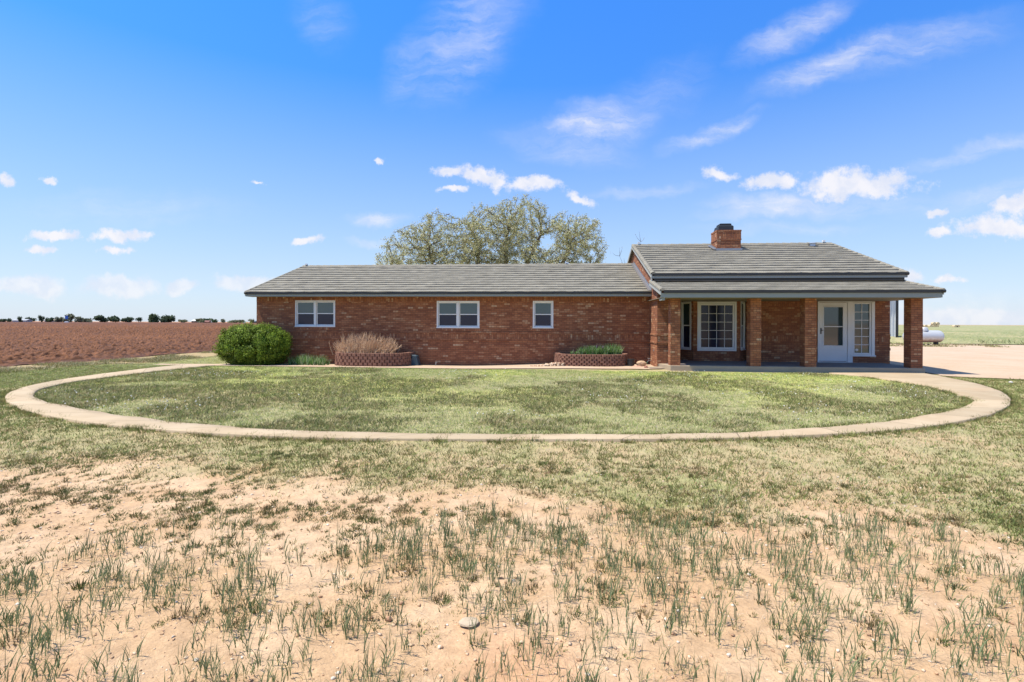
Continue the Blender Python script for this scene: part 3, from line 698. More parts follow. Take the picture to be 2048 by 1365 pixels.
# chimney
b = MB(); cy0, cy1 = 23.4, 24.25
b.box(6.95, 7.97, cy0, cy1, 4.6, 5.72); ch = part(b, 'chimney', M['rough_brick'])
b = MB(); b.box(6.93, 7.99, cy0 - .02, cy1 + .02, 5.72, 5.79); b.box(6.93, 7.99, cy0 - .02, cy1 + .02, 5.34, 5.40)
b.box(6.942, 7.978, cy0 - .008, cy1 + .008, 5.40, 5.72, sold=True, skip='td')
part(b, 'chimney_band', M['soldier'], ch)
b = MB()
def frust(b, x0, x1, y0, y1, z0, z1, i0):
    A = [(x0, y0, z0), (x1, y0, z0), (x1, y1, z0), (x0, y1, z0)]; B = [(x0 + i0, y0 + i0, z1), (x1 - i0, y0 + i0, z1), (x1 - i0, y1 - i0, z1), (x0 + i0, y1 - i0, z1)]
    for k in range(4): b.face([A[k], A[(k + 1) % 4], B[(k + 1) % 4], B[k]])
    b.face(B); b.face(A[::-1])
cx0, cx1 = 7.05, 7.70
frust(b, cx0, cx1, cy0 + .12, cy1 - .1, 5.79, 5.98, .0); frust(b, cx0, cx1, cy0 + .12, cy1 - .1, 5.981, 6.03, .05)
frust(b, cx0 + .07, cx1 - .07, cy0 + .19, cy1 - .17, 6.031, 6.085, .0); frust(b, cx0 + .06, cx1 - .06, cy0 + .18, cy1 - .16, 6.086, 6.125, .05)
frust(b, cx0 - .02, cx0 + .10, cy0 + .3, cy1 - .02, 5.79, 5.92, .02)
part(b, 'chimney_cap', M['capmetal'], ch, bevel=.008)
b = MB(); sl_ = slopeU
b.box(6.90, 8.02, cy0 - .05, cy0 - .003, 4.86, 4.975); b.face([(6.89, cy0 - .05, 4.90), (6.89, cy0 - .05, 5.0), (6.89, cy1, 5.30), (6.89, cy1, 5.2)][::-1]); b.face([(6.78, cy0 - .05, 4.93), (6.95, cy0 - .05, 4.93), (6.95, cy1, 5.235), (6.78, cy1, 5.235)])
part(b, 'chimney_flashing', M['flash'], ch)

# windows ----------------------------------------------------------
def double_hung(O, ax, u0, u1, z0, z1, units, name='window', trim=.055, fr=.045, mt='glass'):
    """frame > sash, pane ; u along ax, outward = -ay"""
    ay = (-ax[1], ax[0])
    fb = MB(); L = lambda b_, *a: b_.lbox(O, ax, ay, *a)
    L(fb, u0, u0 + trim, -.014, .075, z0, z1); L(fb, u1 - trim, u1, -.014, .075, z0, z1)
    L(fb, u0 + trim, u1 - trim, -.014, .075, z1 - trim, z1); L(fb, u0 + trim, u1 - trim, -.014, .075, z0, z0 + trim)
    L(fb, u0 - .01, u1 + .01, -.035, -.012, z0 - .012, z0 + .03)
    iw_ = (u1 - u0 - 2 * trim - (units - 1) * .075) / units
    wo = part(fb, name, M['white'], bevel=.004)
    for k in range(units):
        a0 = u0 + trim + k * (iw_ + .075); a1 = a0 + iw_
        if k: 
            mb = MB(); L(mb, a0 - .075, a0, -.016, .075, z0 + trim, z1 - trim); part(mb, 'mullion', M['white'], wo)
        zi0, zi1 = z0 + trim, z1 - trim; zm = (zi0 + zi1) / 2
        for (c0, c1, d) in ((zm - .018, zi1 - .002, .022), (zi0 + .002, zm + .018, .040)):
            s_ = MB()
            L(s_, a0 + .008, a0 + fr, d, d + .028, c0, c1); L(s_, a1 - fr, a1 - .008, d, d + .028, c0, c1)
            L(s_, a0 + fr, a1 - fr, d, d + .028, c1 - fr * .8, c1); L(s_, a0 + fr, a1 - fr, d, d + .028, c0, c0 + fr * .8)
            part(s_, 'sash', M['white'], wo)
            p_ = MB(); L(p_, a0 + fr - .002, a1 - fr + .002, d + .012, d + .018, c0 + fr * .7, c1 - fr * .7)
            part(p_, 'pane', M[mt if d < .03 else 'screen'], wo)
    return wo
X1 = (1, 0)
w1 = double_hung((0, YL), X1, *W1, 2); w2 = double_hung((0, YL), X1, *W2, 2); w3 = double_hung((0, YL), X1, *W3, 1)
double_hung(sideL[0], sideL[1], HL[0], HL[1], HL[2], HL[3], 1, fr=.05); double_hung(sideR[0], sideR[1], HR[0], HR[1], HR[2], HR[3], 1, fr=.05)
def grille(b, O, ax, ay, u0, u1, z0, z1, nu, nz_, d, wd=.018):
    for k in range(1, nu): uu = u0 + (u1 - u0) * k / nu; b.lbox(O, ax, ay, uu - wd / 2, uu + wd / 2, d, d + .01, z0, z1)
    for k in range(1, nz_): zz = z0 + (z1 - z0) * k / nz_; b.lbox(O, ax, ay, u0, u1, d - .001, d + .009, zz - wd / 2, zz + wd / 2)
b = MB(); x0, x1, z0, z1 = PW; Y = YBF
def ring(b, x0, x1, z0, z1, wd, y0, y1):
    b.box(x0, x0 + wd, y0, y1, z0, z1); b.box(x1 - wd, x1, y0, y1, z0, z1); b.box(x0 + wd, x1 - wd, y0, y1, z1 - wd, z1); b.box(x0 + wd, x1 - wd, y0, y1, z0, z0 + wd)
ring(b, x0, x1, z0, z1, .07, Y - .02, Y + .07); pw = part(b, 'window', M['white'], bevel=.004)
b = MB(); ring(b, x0 + .075, x1 - .075, z0 + .075, z1 - .075, .07, Y + .005, Y + .06); part(b, 'sash', M['white'], pw, bevel=.003)
b = MB(); b.box(x0 + .14, x1 - .14, Y + .035, Y + .042, z0 + .14, z1 - .14); part(b, 'pane', M['screen'], pw)
b = MB(); grille(b, (0, Y), (1, 0), (0, 1), x0 + .145, x1 - .145, z0 + .145, z1 - .145, 4, 5, .020); part(b, 'grille', M['white'], pw)

# entry: frame, storm door, sidelight
b = MB(); Y = YD
b.box(9.86, 9.915, Y - .03, Y + .09, .184, 2.51); b.box(9.915, 11.80, Y - .03, Y + .09, 2.485, 2.52); b.box(10.945, 11.13, Y - .022, Y + .08, .184, 2.485)
b.box(11.80, 11.917, Y - .03, Y + .09, .45, 2.51); b.box(11.05, 11.95, Y - .05, Y + .085, .425, .47); b.box(11.13, 11.80, Y - .018, Y + .08, .47, .50)
b.box(9.90, 10.96, Y - .04, Y + .08, .184, .215)
fr_ = part(b, 'entry_frame', M['white'], bevel=.004)
b = MB(); x0, x1 = 9.925, 10.935; z0, z1 = .235, 2.47
ring(b, x0, x1, z0, z1, .13, Y - .008, Y + .028); b.box(x0 + .13, x1 - .13, Y - .008, Y + .028, z0 + .13, .82)
b.box(x0 + .13, x1 - .13, Y - .016, Y - .006, .66, .70); b.box(x0 + .13, x1 - .13, Y - .012, Y - .006, .42, .66)
ring(b, x0 + .125, x1 - .125, .80, 2.33, .035, Y - .018, Y + .0)
door = part(b, 'storm_door', M['white'], bevel=.004)
b = MB(); b.box(x0 + .15, x1 - .15, Y + .01, Y + .016, .82, 1.55); b.box(x0 + .15, x1 - .15, Y + .002, Y + .008, 1.55, 2.32); part(b, 'pane', M['glass'], door)
b = MB(); b.box(x0 + .155, x1 - .155, Y - .02, Y - .002, 1.535, 1.57); part(b, 'mullion', M['white'], door)
b = MB(); b.box(x0 + .03, x0 + .075, Y - .022, Y - .009, 1.27, 1.50); b.tube([(x0 + .05, Y - .02, 1.42), (x0 + .05, Y - .065, 1.41), (x0 + .12, Y - .07, 1.41)], .011, 8); part(b, 'handle', M['capmetal'], door)
b = MB(); ring(b, 11.14, 11.79, .505, 2.475, .055, Y - .01, Y + .05); sl_o = part(b, 'sidelight', M['white'], bevel=.003)
b = MB(); b.box(11.19, 11.74, Y + .03, Y + .036, .55, 2.43); part(b, 'pane', M['glass'], sl_o)
b = MB(); grille(b, (0, Y), (1, 0), (0, 1), 11.196, 11.736, .556, 2.424, 2, 6, .012, .022); part(b, 'grille', M['white'], sl_o)
b = MB(); b.prism([(11.30 + .055 * math.cos(a_ * math.pi / 4 + .39), .67 + .05 * math.sin(a_ * math.pi / 4 + .39)) for a_ in range(8)], 'y', Y + .024, Y + .028); part(b, 'window_sticker', M['white'], sl_o)
# small fittings on the walls
b = MB(); b.tube([(3.58, 19.75, .62), (3.55, 19.75, .62)], .035, 10); part(b, 'wall_outlet', M['flash'])
b = MB(); b.tube([(3.58, 20.3, .20), (3.46, 20.3, .20), (3.42, 20.3, .13)], .014, 8); b.tube([(3.48, 20.3, .2), (3.48, 20.3, .27)], .01, 6); b.tube([(3.44, 20.3, .275), (3.52, 20.3, .275)], .018, 6)
part(b, 'faucet', M['flash'])
for zz in (1.13, .70):
    b = MB(); b.box(XE, XE + .06, YD + .05, YD + .16, zz - .05, zz + .05); part(b, 'wall_box', M['dark'], bevel=.01)

# ------------------------------------------------------------------ foliage generators
def leaves(P, N, size, cols, asp=.55, jit=.7, rg=R):
    """leaf quads (diamond) at points P facing roughly N"""
    n = len(P); N = N + jit * rg.normal(size=(n, 3)); N /= np.linalg.norm(N, axis=1)[:, None]
    t_ = rg.normal(size=(n, 3)); t_ -= (t_ * N).sum(1)[:, None] * N; t_ /= np.linalg.norm(t_, axis=1)[:, None]; s_ = np.cross(N, t_)
    L_ = (size * (.6 + .8 * rg.random(n)))[:, None]
    V_ = np.stack([P - t_ * L_ * .5, P + s_ * L_ * asp * .5 + N * L_ * .08, P + t_ * L_ * .5, P - s_ * L_ * asp * .5 + N * L_ * .08], 1).reshape(-1, 3)
    F_ = np.arange(4 * n).reshape(-1, 4)
    C_ = np.repeat(cols, 4, 0)
    return V_, F_, C_
def pick(cols, n, rg=R, var=.15):
    cols = np.array(cols); return cols[rg.integers(0, len(cols), n)] * (1 + var * rg.normal(size=(n, 1)))

def blades(P, h, wd, az, lean, cols, segs=3, tipc=1.0, basec=.9, curl=.4):
    """curved tapering grass blades; P (n,3) h,wd,az,lean (n,)"""
    n = len(P); k = segs
    D = np.stack([np.cos(az), np.sin(az), 0 * az], 1); Sd = np.stack([-np.sin(az + .9), np.cos(az + .9), 0 * az], 1)
    VV = []; CC = []
    for j in range(k + 1):
        f = j / k; x_ = lean * (f * (1 - curl) + curl * f * f); z_ = f * np.sqrt(np.maximum(1 - (lean * f) ** 2 * .5, .2))
        ctr = P + D * (x_ * h)[:, None] + np.array([0, 0, 1]) * (z_ * h)[:, None]
        c_ = cols * (basec + (tipc - basec) * f)
        if j < k: w_ = (wd * (1 - f ** 1.6) * .5)[:, None]; VV += [ctr - Sd * w_, ctr + Sd * w_]; CC += [c_, c_]
        else: VV.append(ctr); CC.append(c_)
    m_ = 2 * k + 1; V_ = np.stack(VV, 1).reshape(-1, 3); C_ = np.stack(CC, 1).reshape(-1, 3); o = (np.arange(n) * m_)[:, None]
    Q = [o + np.array([2 * j, 2 * j + 1, 2 * j + 3, 2 * j + 2]) for j in range(k - 1)]; Tr = o + np.array([2 * k - 2, 2 * k - 1, 2 * k])
    return V_, (np.concatenate(Q) if Q else np.zeros((0, 4), int)), Tr, C_
def blade_obj(name, parts, mt, parent=None):
    V_, F4, F3, C_ = [], [], [], []; k = 0
    for v_, q_, t_, c_ in parts: V_.append(v_); F4.append(q_ + k); F3.append(t_ + k); C_.append(c_); k += len(v_)
    return npmesh(name, np.concatenate(V_), [np.concatenate(F4), np.concatenate(F3)], mt, parent, np.concatenate(C_))

def gpos(n, x0, x1, y0, y1, near=True, rg=R, k=1.0):
    """random ground points; density falls with distance"""
    y = y0 + (y1 - y0) * rg.random(n) ** k; x = x0 + (x1 - x0) * rg.random(n); return x, y

# ---- lawn: low weedy tufts, dark green and brown
def tufts(x, y, dens_seed, nb, hmin, hmax, wd, palette, spread=.05, lean=(.3, 1.1), segs=2):
    n = len(x); X_ = np.repeat(x, nb) + spread * R.normal(size=n * nb); Y_ = np.repeat(y, nb) + spread * R.normal(size=n * nb)
    sc = np.repeat(.6 + .8 * R.random(n), nb); h_ = (hmin + (hmax - hmin) * R.random(n * nb)) * sc
    P = np.stack([X_, Y_, gh(X_, Y_) - .004], 1); col = np.repeat(pick(palette, n, var=.12), nb, 0) * (1 + .18 * R.normal(size=(n * nb, 1)))
    az = np.arctan2(Y_ - np.repeat(y, nb), X_ - np.repeat(x, nb)) + .5 * R.normal(size=n * nb)
    return blades(P, h_, wd * (.6 + .8 * R.random(n * nb)), az, lean[0] + (lean[1] - lean[0]) * R.random(n * nb), np.clip(col, .01, 1), segs)
DKG = [(.13, .165, .045), (.18, .20, .06), (.25, .215, .085), (.31, .23, .11), (.20, .24, .065), (.15, .155, .055)]
DKL = [(.12, .16, .05), (.17, .20, .065), (.27, .23, .11), (.36, .28, .15), (.24, .29, .09), (.09, .12, .04), (.50, .43, .26), (.36, .38, .15)]
LIM = [(.32, .42, .12), (.42, .47, .15), (.28, .40, .13), (.48, .49, .22)]
STR = [(.58, .50, .32), (.50, .45, .28), (.45, .44, .24), (.62, .55, .40)]
PAL = [(.34, .37, .13), (.41, .42, .17), (.28, .34, .11)]
def notwalk(x, y): return ~inside(WALK, x, y)
def clipblds(x, y):
    return ~((x > 3.2) & (x < 12.3) & (y > 18.15)) & ~((y > 18.35) & (x > -14.0) & (x < 3.8)) & ~((x > 12.3) & (y > 17.2 - .35 * (x - 12.6).clip(0, 8)))
parts_ = []
# inner lawn
n = 90000; x, y = gpos(n, -13.2, 10.0, 7.2, 18.35, k=1.25)
k_ = inside(LAWN, x, y) & clipblds(x, y); x, y = x[k_], y[k_]
q = fbm(x, y, 1.5, 4, 91, .6); q2 = fbm(x, y, 3.4, 3, 95); topf = ss(13.5, 17, y)
dk_ = R.random(len(x)) < ss(.42, .53, q * .75 + q2 * .25 + .00 - .13 * topf + .05 * ss(-3, -9, x)) * .82
parts_.append(tufts(x[dk_], y[dk_], 0, 7, .025, .08, .010, DKL, .045))
ot = ~dk_; lime = ot & (R.random(len(x)) < .30 + .55 * topf)
parts_.append(tufts(x[lime], y[lime], 0, 6, .02, .05, .008, LIM, .05))
st_ = ot & ~lime; parts_.append(tufts(x[st_], y[st_], 0, 6, .015, .05, .008, STR + PAL, .05))
# outside the walk : strip between walk and sand
n = 185000; x, y = gpos(n, -18, 17, 3.6, 17.5, k=1.6)
inn, th = region(x, y); k_ = (inn < .5) & notwalk(x, y) & clipblds(x, y) & (x > -18 + R.random(n)) & (R.random(n) < th); x, y, th = x[k_], y[k_], th[k_]
q = fbm(x, y, .8, 4, 101, .6); q2 = fbm(x, y, 2.6, 3, 105); lft = ss(-6, -9, x) + ss(5, 9, x)
rich = ss(.36, .62, q2 * .5 + q * .5 + .10 * lft + .05 * ss(5.8, 6.9, y) + .06 * (x < -8))
r_ = R.random(len(x)); dk_ = r_ < .12 + rich * .48; gn = (~dk_) & (r_ < .12 + rich * .48 + .16 + .22 * np.clip(lft, 0, 1)); 
parts_.append(tufts(x[dk_], y[dk_], 0, 8, .015, .06, .0075, DKG, .028))
parts_.append(tufts(x[gn], y[gn], 0, 6, .02, .055, .007, PAL + LIM[:1] + [(.16, .26, .08)], .045))
st_ = ~(dk_ | gn) & (R.random(len(x)) < .75); parts_.append(tufts(x[st_], y[st_], 0, 6, .012, .035, .006, STR, .05))
# mown strip at far left, edge weeds
n = 26000; x, y = gpos(n, -17.6, -13.6, 11, 30); k_ = notwalk(x, y); parts_.append(tufts(x[k_], y[k_], 0, 5, .015, .04, .011, LIM + STR + PAL[1:2], .06))
n = 9000; x, y = gpos(n, -19.4, -17.2, 9, 34); k_ = fbm(x, y, 1.1, 3, 111) > .42; parts_.append(tufts(x[k_], y[k_], 0, 7, .04, .14, .012, DKG + STR, .07))
# tufts leaning over both edges of the walk
for ED, sg in ((WO, 1), (WI, -1)):
    n = 2600; k_ = R.integers(5, 155, n); P_ = ED[k_] + .1 * R.normal(size=(n, 2)); C_ = (WO[k_] + WI[k_]) / 2; dv = ED[k_] - C_; dv /= np.linalg.norm(dv, axis=1)[:, None]; P_ = ED[k_] + dv * (.0 + .12 * R.random((n, 1))) + .05 * R.normal(size=(n, 2))
    k2 = (fbm(P_[:, 0], P_[:, 1], .5, 3, 181) > .47) & (P_[:, 1] < 18.2) & ~((P_[:, 0] > 9.5) & (P_[:, 1] > 15.5)); parts_.append(tufts(P_[k2, 0], P_[k2, 1], 0, 9, .03, .085, .008, DKG + PAL[:1], .03))
o = blade_obj('lawn_grass', parts_, M['grass']); tag(o, 'short mottled green and straw lawn either side of the walk', 'grass', kind='stuff')

# ---- separate low tufts on the sand, and the denser band
parts_ = []
n = 18000; x, y = gpos(n, -8.5, 8.5, 2.2, 6.2, k=1.0)
dB = y - BAND(x); q = fbm(x, y, .45, 3, 121, .6); left = ss(1.5, -1.0, x); qb = fbm(x, y, .9, 3, 123)
band = np.exp(-(dB / .13) ** 2) * ss(.34, .46, qb) * (1 - .5 * ss(1, 3, x))
above = ss(-.05, .1, dB) * .42 * ss(.40, .58, q); below = ss(.1, -.05, dB) * ss(2.4, 3.2, y) * (.10 + .50 * left * ss(.34, .58, q) + .08 * ss(.5, .65, q))
k_ = R.random(n) < np.clip(band * 1.6 + above * 1.15 + below, 0, 1); x, y = x[k_], y[k_]; bb = np.exp(-((y - BAND(x)) / .13) ** 2)
TFT = [(.17, .20, .065), (.21, .20, .07), (.27, .22, .10), (.15, .18, .055), (.30, .26, .12), (.12, .15, .045)]
big_ = R.random(len(x)) < .22
parts_.append(tufts(x[big_], y[big_], 0, 44, .016, .050, .0062, [(.12, .145, .045), (.17, .15, .06), (.22, .17, .08), (.10, .125, .04)], .024, (.15, 1.1), 2)); parts_.append(tufts(x[~big_], y[~big_], 0, 18, .012, .034, .0056, TFT, .011, (.2, 1.15), 2))
n = 700; x, y = gpos(n, -8, 8, 2.2, 4.8); k_ = fbm(x, y, .6, 3, 131) > .5; parts_.append(tufts(x[k_], y[k_], 0, 14, .012, .035, .005, DKG[:3], .02, (.5, 1.2), 2))
o = blade_obj('low_weeds', parts_, M['grass']); tag(o, 'small dark weed tufts scattered over the bare sand', 'weeds', kind='stuff')

# ---- young wheat in the foreground
parts_ = []
n = 6200; x, y = gpos(n, -7.0, 7.0, 1.75, 4.8, k=.85)
lim = WTOP(x)
q = fbm(x, y, .42, 3, 141, .6); k_ = (y < lim + .15 * R.normal(size=n)) & (R.random(n) < .20 + .70 * ss(.38, .60, q)); x, y = x[k_], y[k_]
nst = 4; n = len(x); X_ = np.repeat(x, nst) + .028 * R.normal(size=n * nst); Y_ = np.repeat(y, nst) + .028 * R.normal(size=n * nst)
P = np.stack([X_, Y_, gh(X_, Y_) - .005], 1); az = R.random(n * nst) * 6.28; m_ = n * nst
big = np.repeat(.45 + .62 * R.random(n), nst)
WH = [(.17, .22, .10), (.21, .26, .125), (.25, .29, .15), (.14, .19, .085), (.28, .29, .14)]
col = pick(WH, m_, var=.14)
h1 = (.07 + .11 * R.random(m_)) * big
parts_.append(blades(P, h1, np.full(m_, .0027), az, .12 + .22 * R.random(m_), col * 1.05, 3, 1.0, 1.25, .5))
# two or three leaves along each stem
for lv in range(3):
    f = .25 + .25 * lv + .15 * R.random(m_); ln = .12 + .2 * R.random(m_)
    P2 = P.copy(); P2[:, 2] += h1 * f * .95; P2[:, 0] += np.cos(az) * h1 * f * .12; P2[:, 1] += np.sin(az) * h1 * f * .12
    keep = R.random(m_) < (.95, .8, .7)[lv]
    parts_.append(blades(P2[keep], (.06 + .08 * R.random(m_))[keep] * big[keep], (.0040 + .0032 * R.random(m_))[keep], (R.random(m_) * 6.28)[keep], (.25 + .45 * R.random(m_) ** 1.5)[keep], col[keep], 3, 1.0, .95, .7))
# yellow lower leaves
k2 = R.random(m_) < .6
parts_.append(blades(P[k2], (.03 + .05 * R.random(m_))[k2], np.full(k2.sum(), .0036), (R.random(m_) * 6.28)[k2], (.7 + .5 * R.random(m_))[k2], pick([(.42, .36, .13), (.50, .42, .20), (.35, .30, .16)], k2.sum()), 3))
o = blade_obj('young_wheat', parts_, M['grass']); tag(o, 'thin blue green wheat seedlings standing in the foreground sand', 'wheat', kind='stuff')

# dry straw litter
n = 15000; x, y = gpos(n, -7, 7, 1.9, 5.4); q = fbm(x, y, .5, 3, 151, .6); k_ = R.random(n) < .1 + .9 * ss(.44, .62, q); x, y = x[k_], y[k_]; n = len(x)
P = np.stack([x, y, gh(x, y) + .006], 1)
pb = blades(P, .03 + .08 * R.random(n), np.full(n, .0026), R.random(n) * 6.28, np.full(n, 1.25), pick([(.52, .42, .28), (.40, .32, .22), (.30, .24, .17), (.60, .52, .40)], n), 2)
pb[0][:, 2] = np.minimum(pb[0][:, 2], gh(pb[0][:, 0], pb[0][:, 1]) + .018)
o = blade_obj('straw_litter', [pb], M['grass']); tag(o, 'broken dry straw lying between the wheat seedlings', 'straw', kind='stuff')

# crop tufts at the near edge of the crop field
n = 26000; x = 8 + 110 * R.random(n); y = 47.2 + 60 * R.random(n) ** 2; k_ = (x < y * 1.35) & ~((np.abs(x - 31.5) < 4.5) & (y < 51)); x, y = x[k_], y[k_]; n = len(x)
pb = blades(np.stack([x, y, 0 * x], 1), .22 + .3 * R.random(n), np.full(n, .05), R.random(n) * 6.28, .2 + .5 * R.random(n), pick([(.22, .26, .11), (.34, .34, .17), (.48, .43, .26), (.16, .19, .09)], n), 2)
n = 2600; x = 27 + 60 * R.random(n); y = 44.2 + 3.2 * R.random(n); k_ = fbm(x, y, 2.5, 3, 161) > .5; x, y = x[k_], y[k_]; n = len(x)
pb2 = blades(np.stack([x, y, 0 * x], 1), .08 + .14 * R.random(n), np.full(n, .05), R.random(n) * 6.28, .3 + .6 * R.random(n), pick([(.20, .22, .09), (.34, .32, .15), (.26, .30, .10)], n), 2)
n = 3600; x = 24.5 + 9.5 * R.random(n); y = 40.6 + 3.4 * R.random(n); k_ = fbm(x, y * 2, 1.6, 3, 163) > .50; x, y = x[k_], y[k_]; n = len(x)
pb3 = blades(np.stack([x, y, 0 * x], 1), .05 + .10 * R.random(n), np.full(n, .05), R.random(n) * 6.28, .4 + .7 * R.random(n), pick([(.26, .25, .11), (.38, .33, .17), (.22, .24, .09), (.44, .36, .2)], n), 2)
n = 1500; x = 12.5 + 22 * R.random(n); y = 15.0 + 2.0 * R.random(n) + .01 * (x - 12.5); k_ = (fbm(x, y, .9, 3, 165) > .53) & notwalk(x, y) & ((x > 13.6) | (y < 16)); x, y = x[k_], y[k_]; n = len(x)
pb4 = blades(np.stack([x, y, 0 * x], 1), .03 + .07 * R.random(n), np.full(n, .022), R.random(n) * 6.28, .4 + .7 * R.random(n), pick([(.26, .25, .11), (.38, .33, .17), (.22, .24, .09), (.44, .36, .2)], n), 2)
o = blade_obj('field_weeds', [pb, pb2, pb3, pb4], M['grass']); tag(o, 'ragged green and straw growth along the edge of the far crop field', 'weeds', kind='stuff')

# white clover heads in the lawn
def blobs(P, r, cols, sub=0):
    """tiny faceted stones or flower heads"""
    t_ = (1 + 5 ** .5) / 2; ic = np.array([(-1, t_, 0), (1, t_, 0), (-1, -t_, 0), (1, -t_, 0), (0, -1, t_), (0, 1, t_), (0, -1, -t_), (0, 1, -t_), (t_, 0, -1), (t_, 0, 1), (-t_, 0, -1), (-t_, 0, 1)]) / 1.902
    fi = np.array([(0, 11, 5), (0, 5, 1), (0, 1, 7), (0, 7, 10), (0, 10, 11), (1, 5, 9), (5, 11, 4), (11, 10, 2), (10, 7, 6), (7, 1, 8), (3, 9, 4), (3, 4, 2), (3, 2, 6), (3, 6, 8), (3, 8, 9), (4, 9, 5), (2, 4, 11), (6, 2, 10), (8, 6, 7), (9, 8, 1)])
    n = len(P); a_ = R.random(n) * 6.28; ca, sa = np.cos(a_), np.sin(a_); B = ic[None] * (1 + .3 * R.normal(size=(n, 12, 1)))
    B = B * r[:, None, :]; Bx = B[..., 0] * ca[:, None] - B[..., 1] * sa[:, None]; By = B[..., 0] * sa[:, None] + B[..., 1] * ca[:, None]
    V_ = np.stack([Bx, By, B[..., 2]], -1) + P[:, None]; return V_.reshape(-1, 3), (fi[None] + 12 * np.arange(n)[:, None, None]).reshape(-1, 3), np.repeat(cols, 12, 0)
n = 2600; x, y = gpos(n, -12.5, 9.5, 8.5, 18.3); q = fbm(x, y, 1.8, 3, 171, .6); k_ = inside(LAWN, x, y) & (R.random(n) < ss(.50, .66, q)); x, y = x[k_], y[k_]; n = len(x)
V_, F_, C_ = blobs(np.stack([x, y, gh(x, y) + .055], 1), np.stack([.006 + .008 * R.random(n)] * 3, 1), pick([(.75, .74, .70), (.62, .60, .55)], n, var=.05))
o = npmesh('clover_flowers', V_, [F_], M['colour'], col=C_); tag(o, 'tiny white clover heads dotted over the round lawn', 'flowers', kind='stuff')
# pebbles and crumbs of soil on the sand
n = 16000; x, y = gpos(n, -8, 8, 1.9, 6.0); r_ = (.003 + .009 * R.random(n) ** 4); r_[:60] = .010 + .010 * R.random(60)
V_, F_, C_ = blobs(np.stack([x, y, gh(x, y) + r_ * .3], 1), np.stack([r_ * 1.2, r_, r_ * .65], 1), pick([(.55, .38, .25), (.60, .46, .33), (.66, .58, .48), (.48, .30, .18), (.38, .23, .14), (.56, .38, .24)], n, var=.08))
o = npmesh('pebbles', V_, [F_], M['colour'], col=C_); tag(o, 'small pale pebbles and soil crumbs on the foreground sand', 'pebbles', kind='stuff')
# rubble beside the right planter, leaf litter beside the left one, gravel by the yard
n = 520; a_ = R.random(n); x = -1.25 + 1.5 * a_; y = 19.55 + .9 * R.random(n) * a_ ** .5 - .1; z = gh(x, y) + .03 + .22 * np.maximum(0, a_ - .3) * R.random(n)
r_ = .018 + .03 * R.random(n); V_, F_, C_ = blobs(np.stack([x, y, z], 1), np.stack([r_ * 1.2, r_, r_ * .8], 1), pick([(.50, .38, .28), (.60, .48, .36), (.36, .20, .13), (.44, .30, .20)], n))
o = npmesh('gravel_heap', V_, [F_], M['colour'], col=C_); tag(o, 'sloping heap of tan gravel at the left end of the right hand planter', 'gravel', kind='stuff')
n = 900; x = -10.6 + 2.6 * R.random(n); y = 19.2 + .8 * R.random(n); P = np.stack([x, y, gh(x, y) + .035 + .02 * R.random(n)], 1)
V_, F_, C_ = leaves(P, np.tile([0, 0, 1.], (n, 1)), np.full(n, .05), pick([(.42, .28, .18), (.52, .38, .26), (.30, .18, .12)], n))
o = npmesh('leaf_litter', V_, [F_], M['leaf'], col=C_); tag(o, 'brown dry leaves on the bed between the bush and the left planter', 'leaves', kind='stuff')

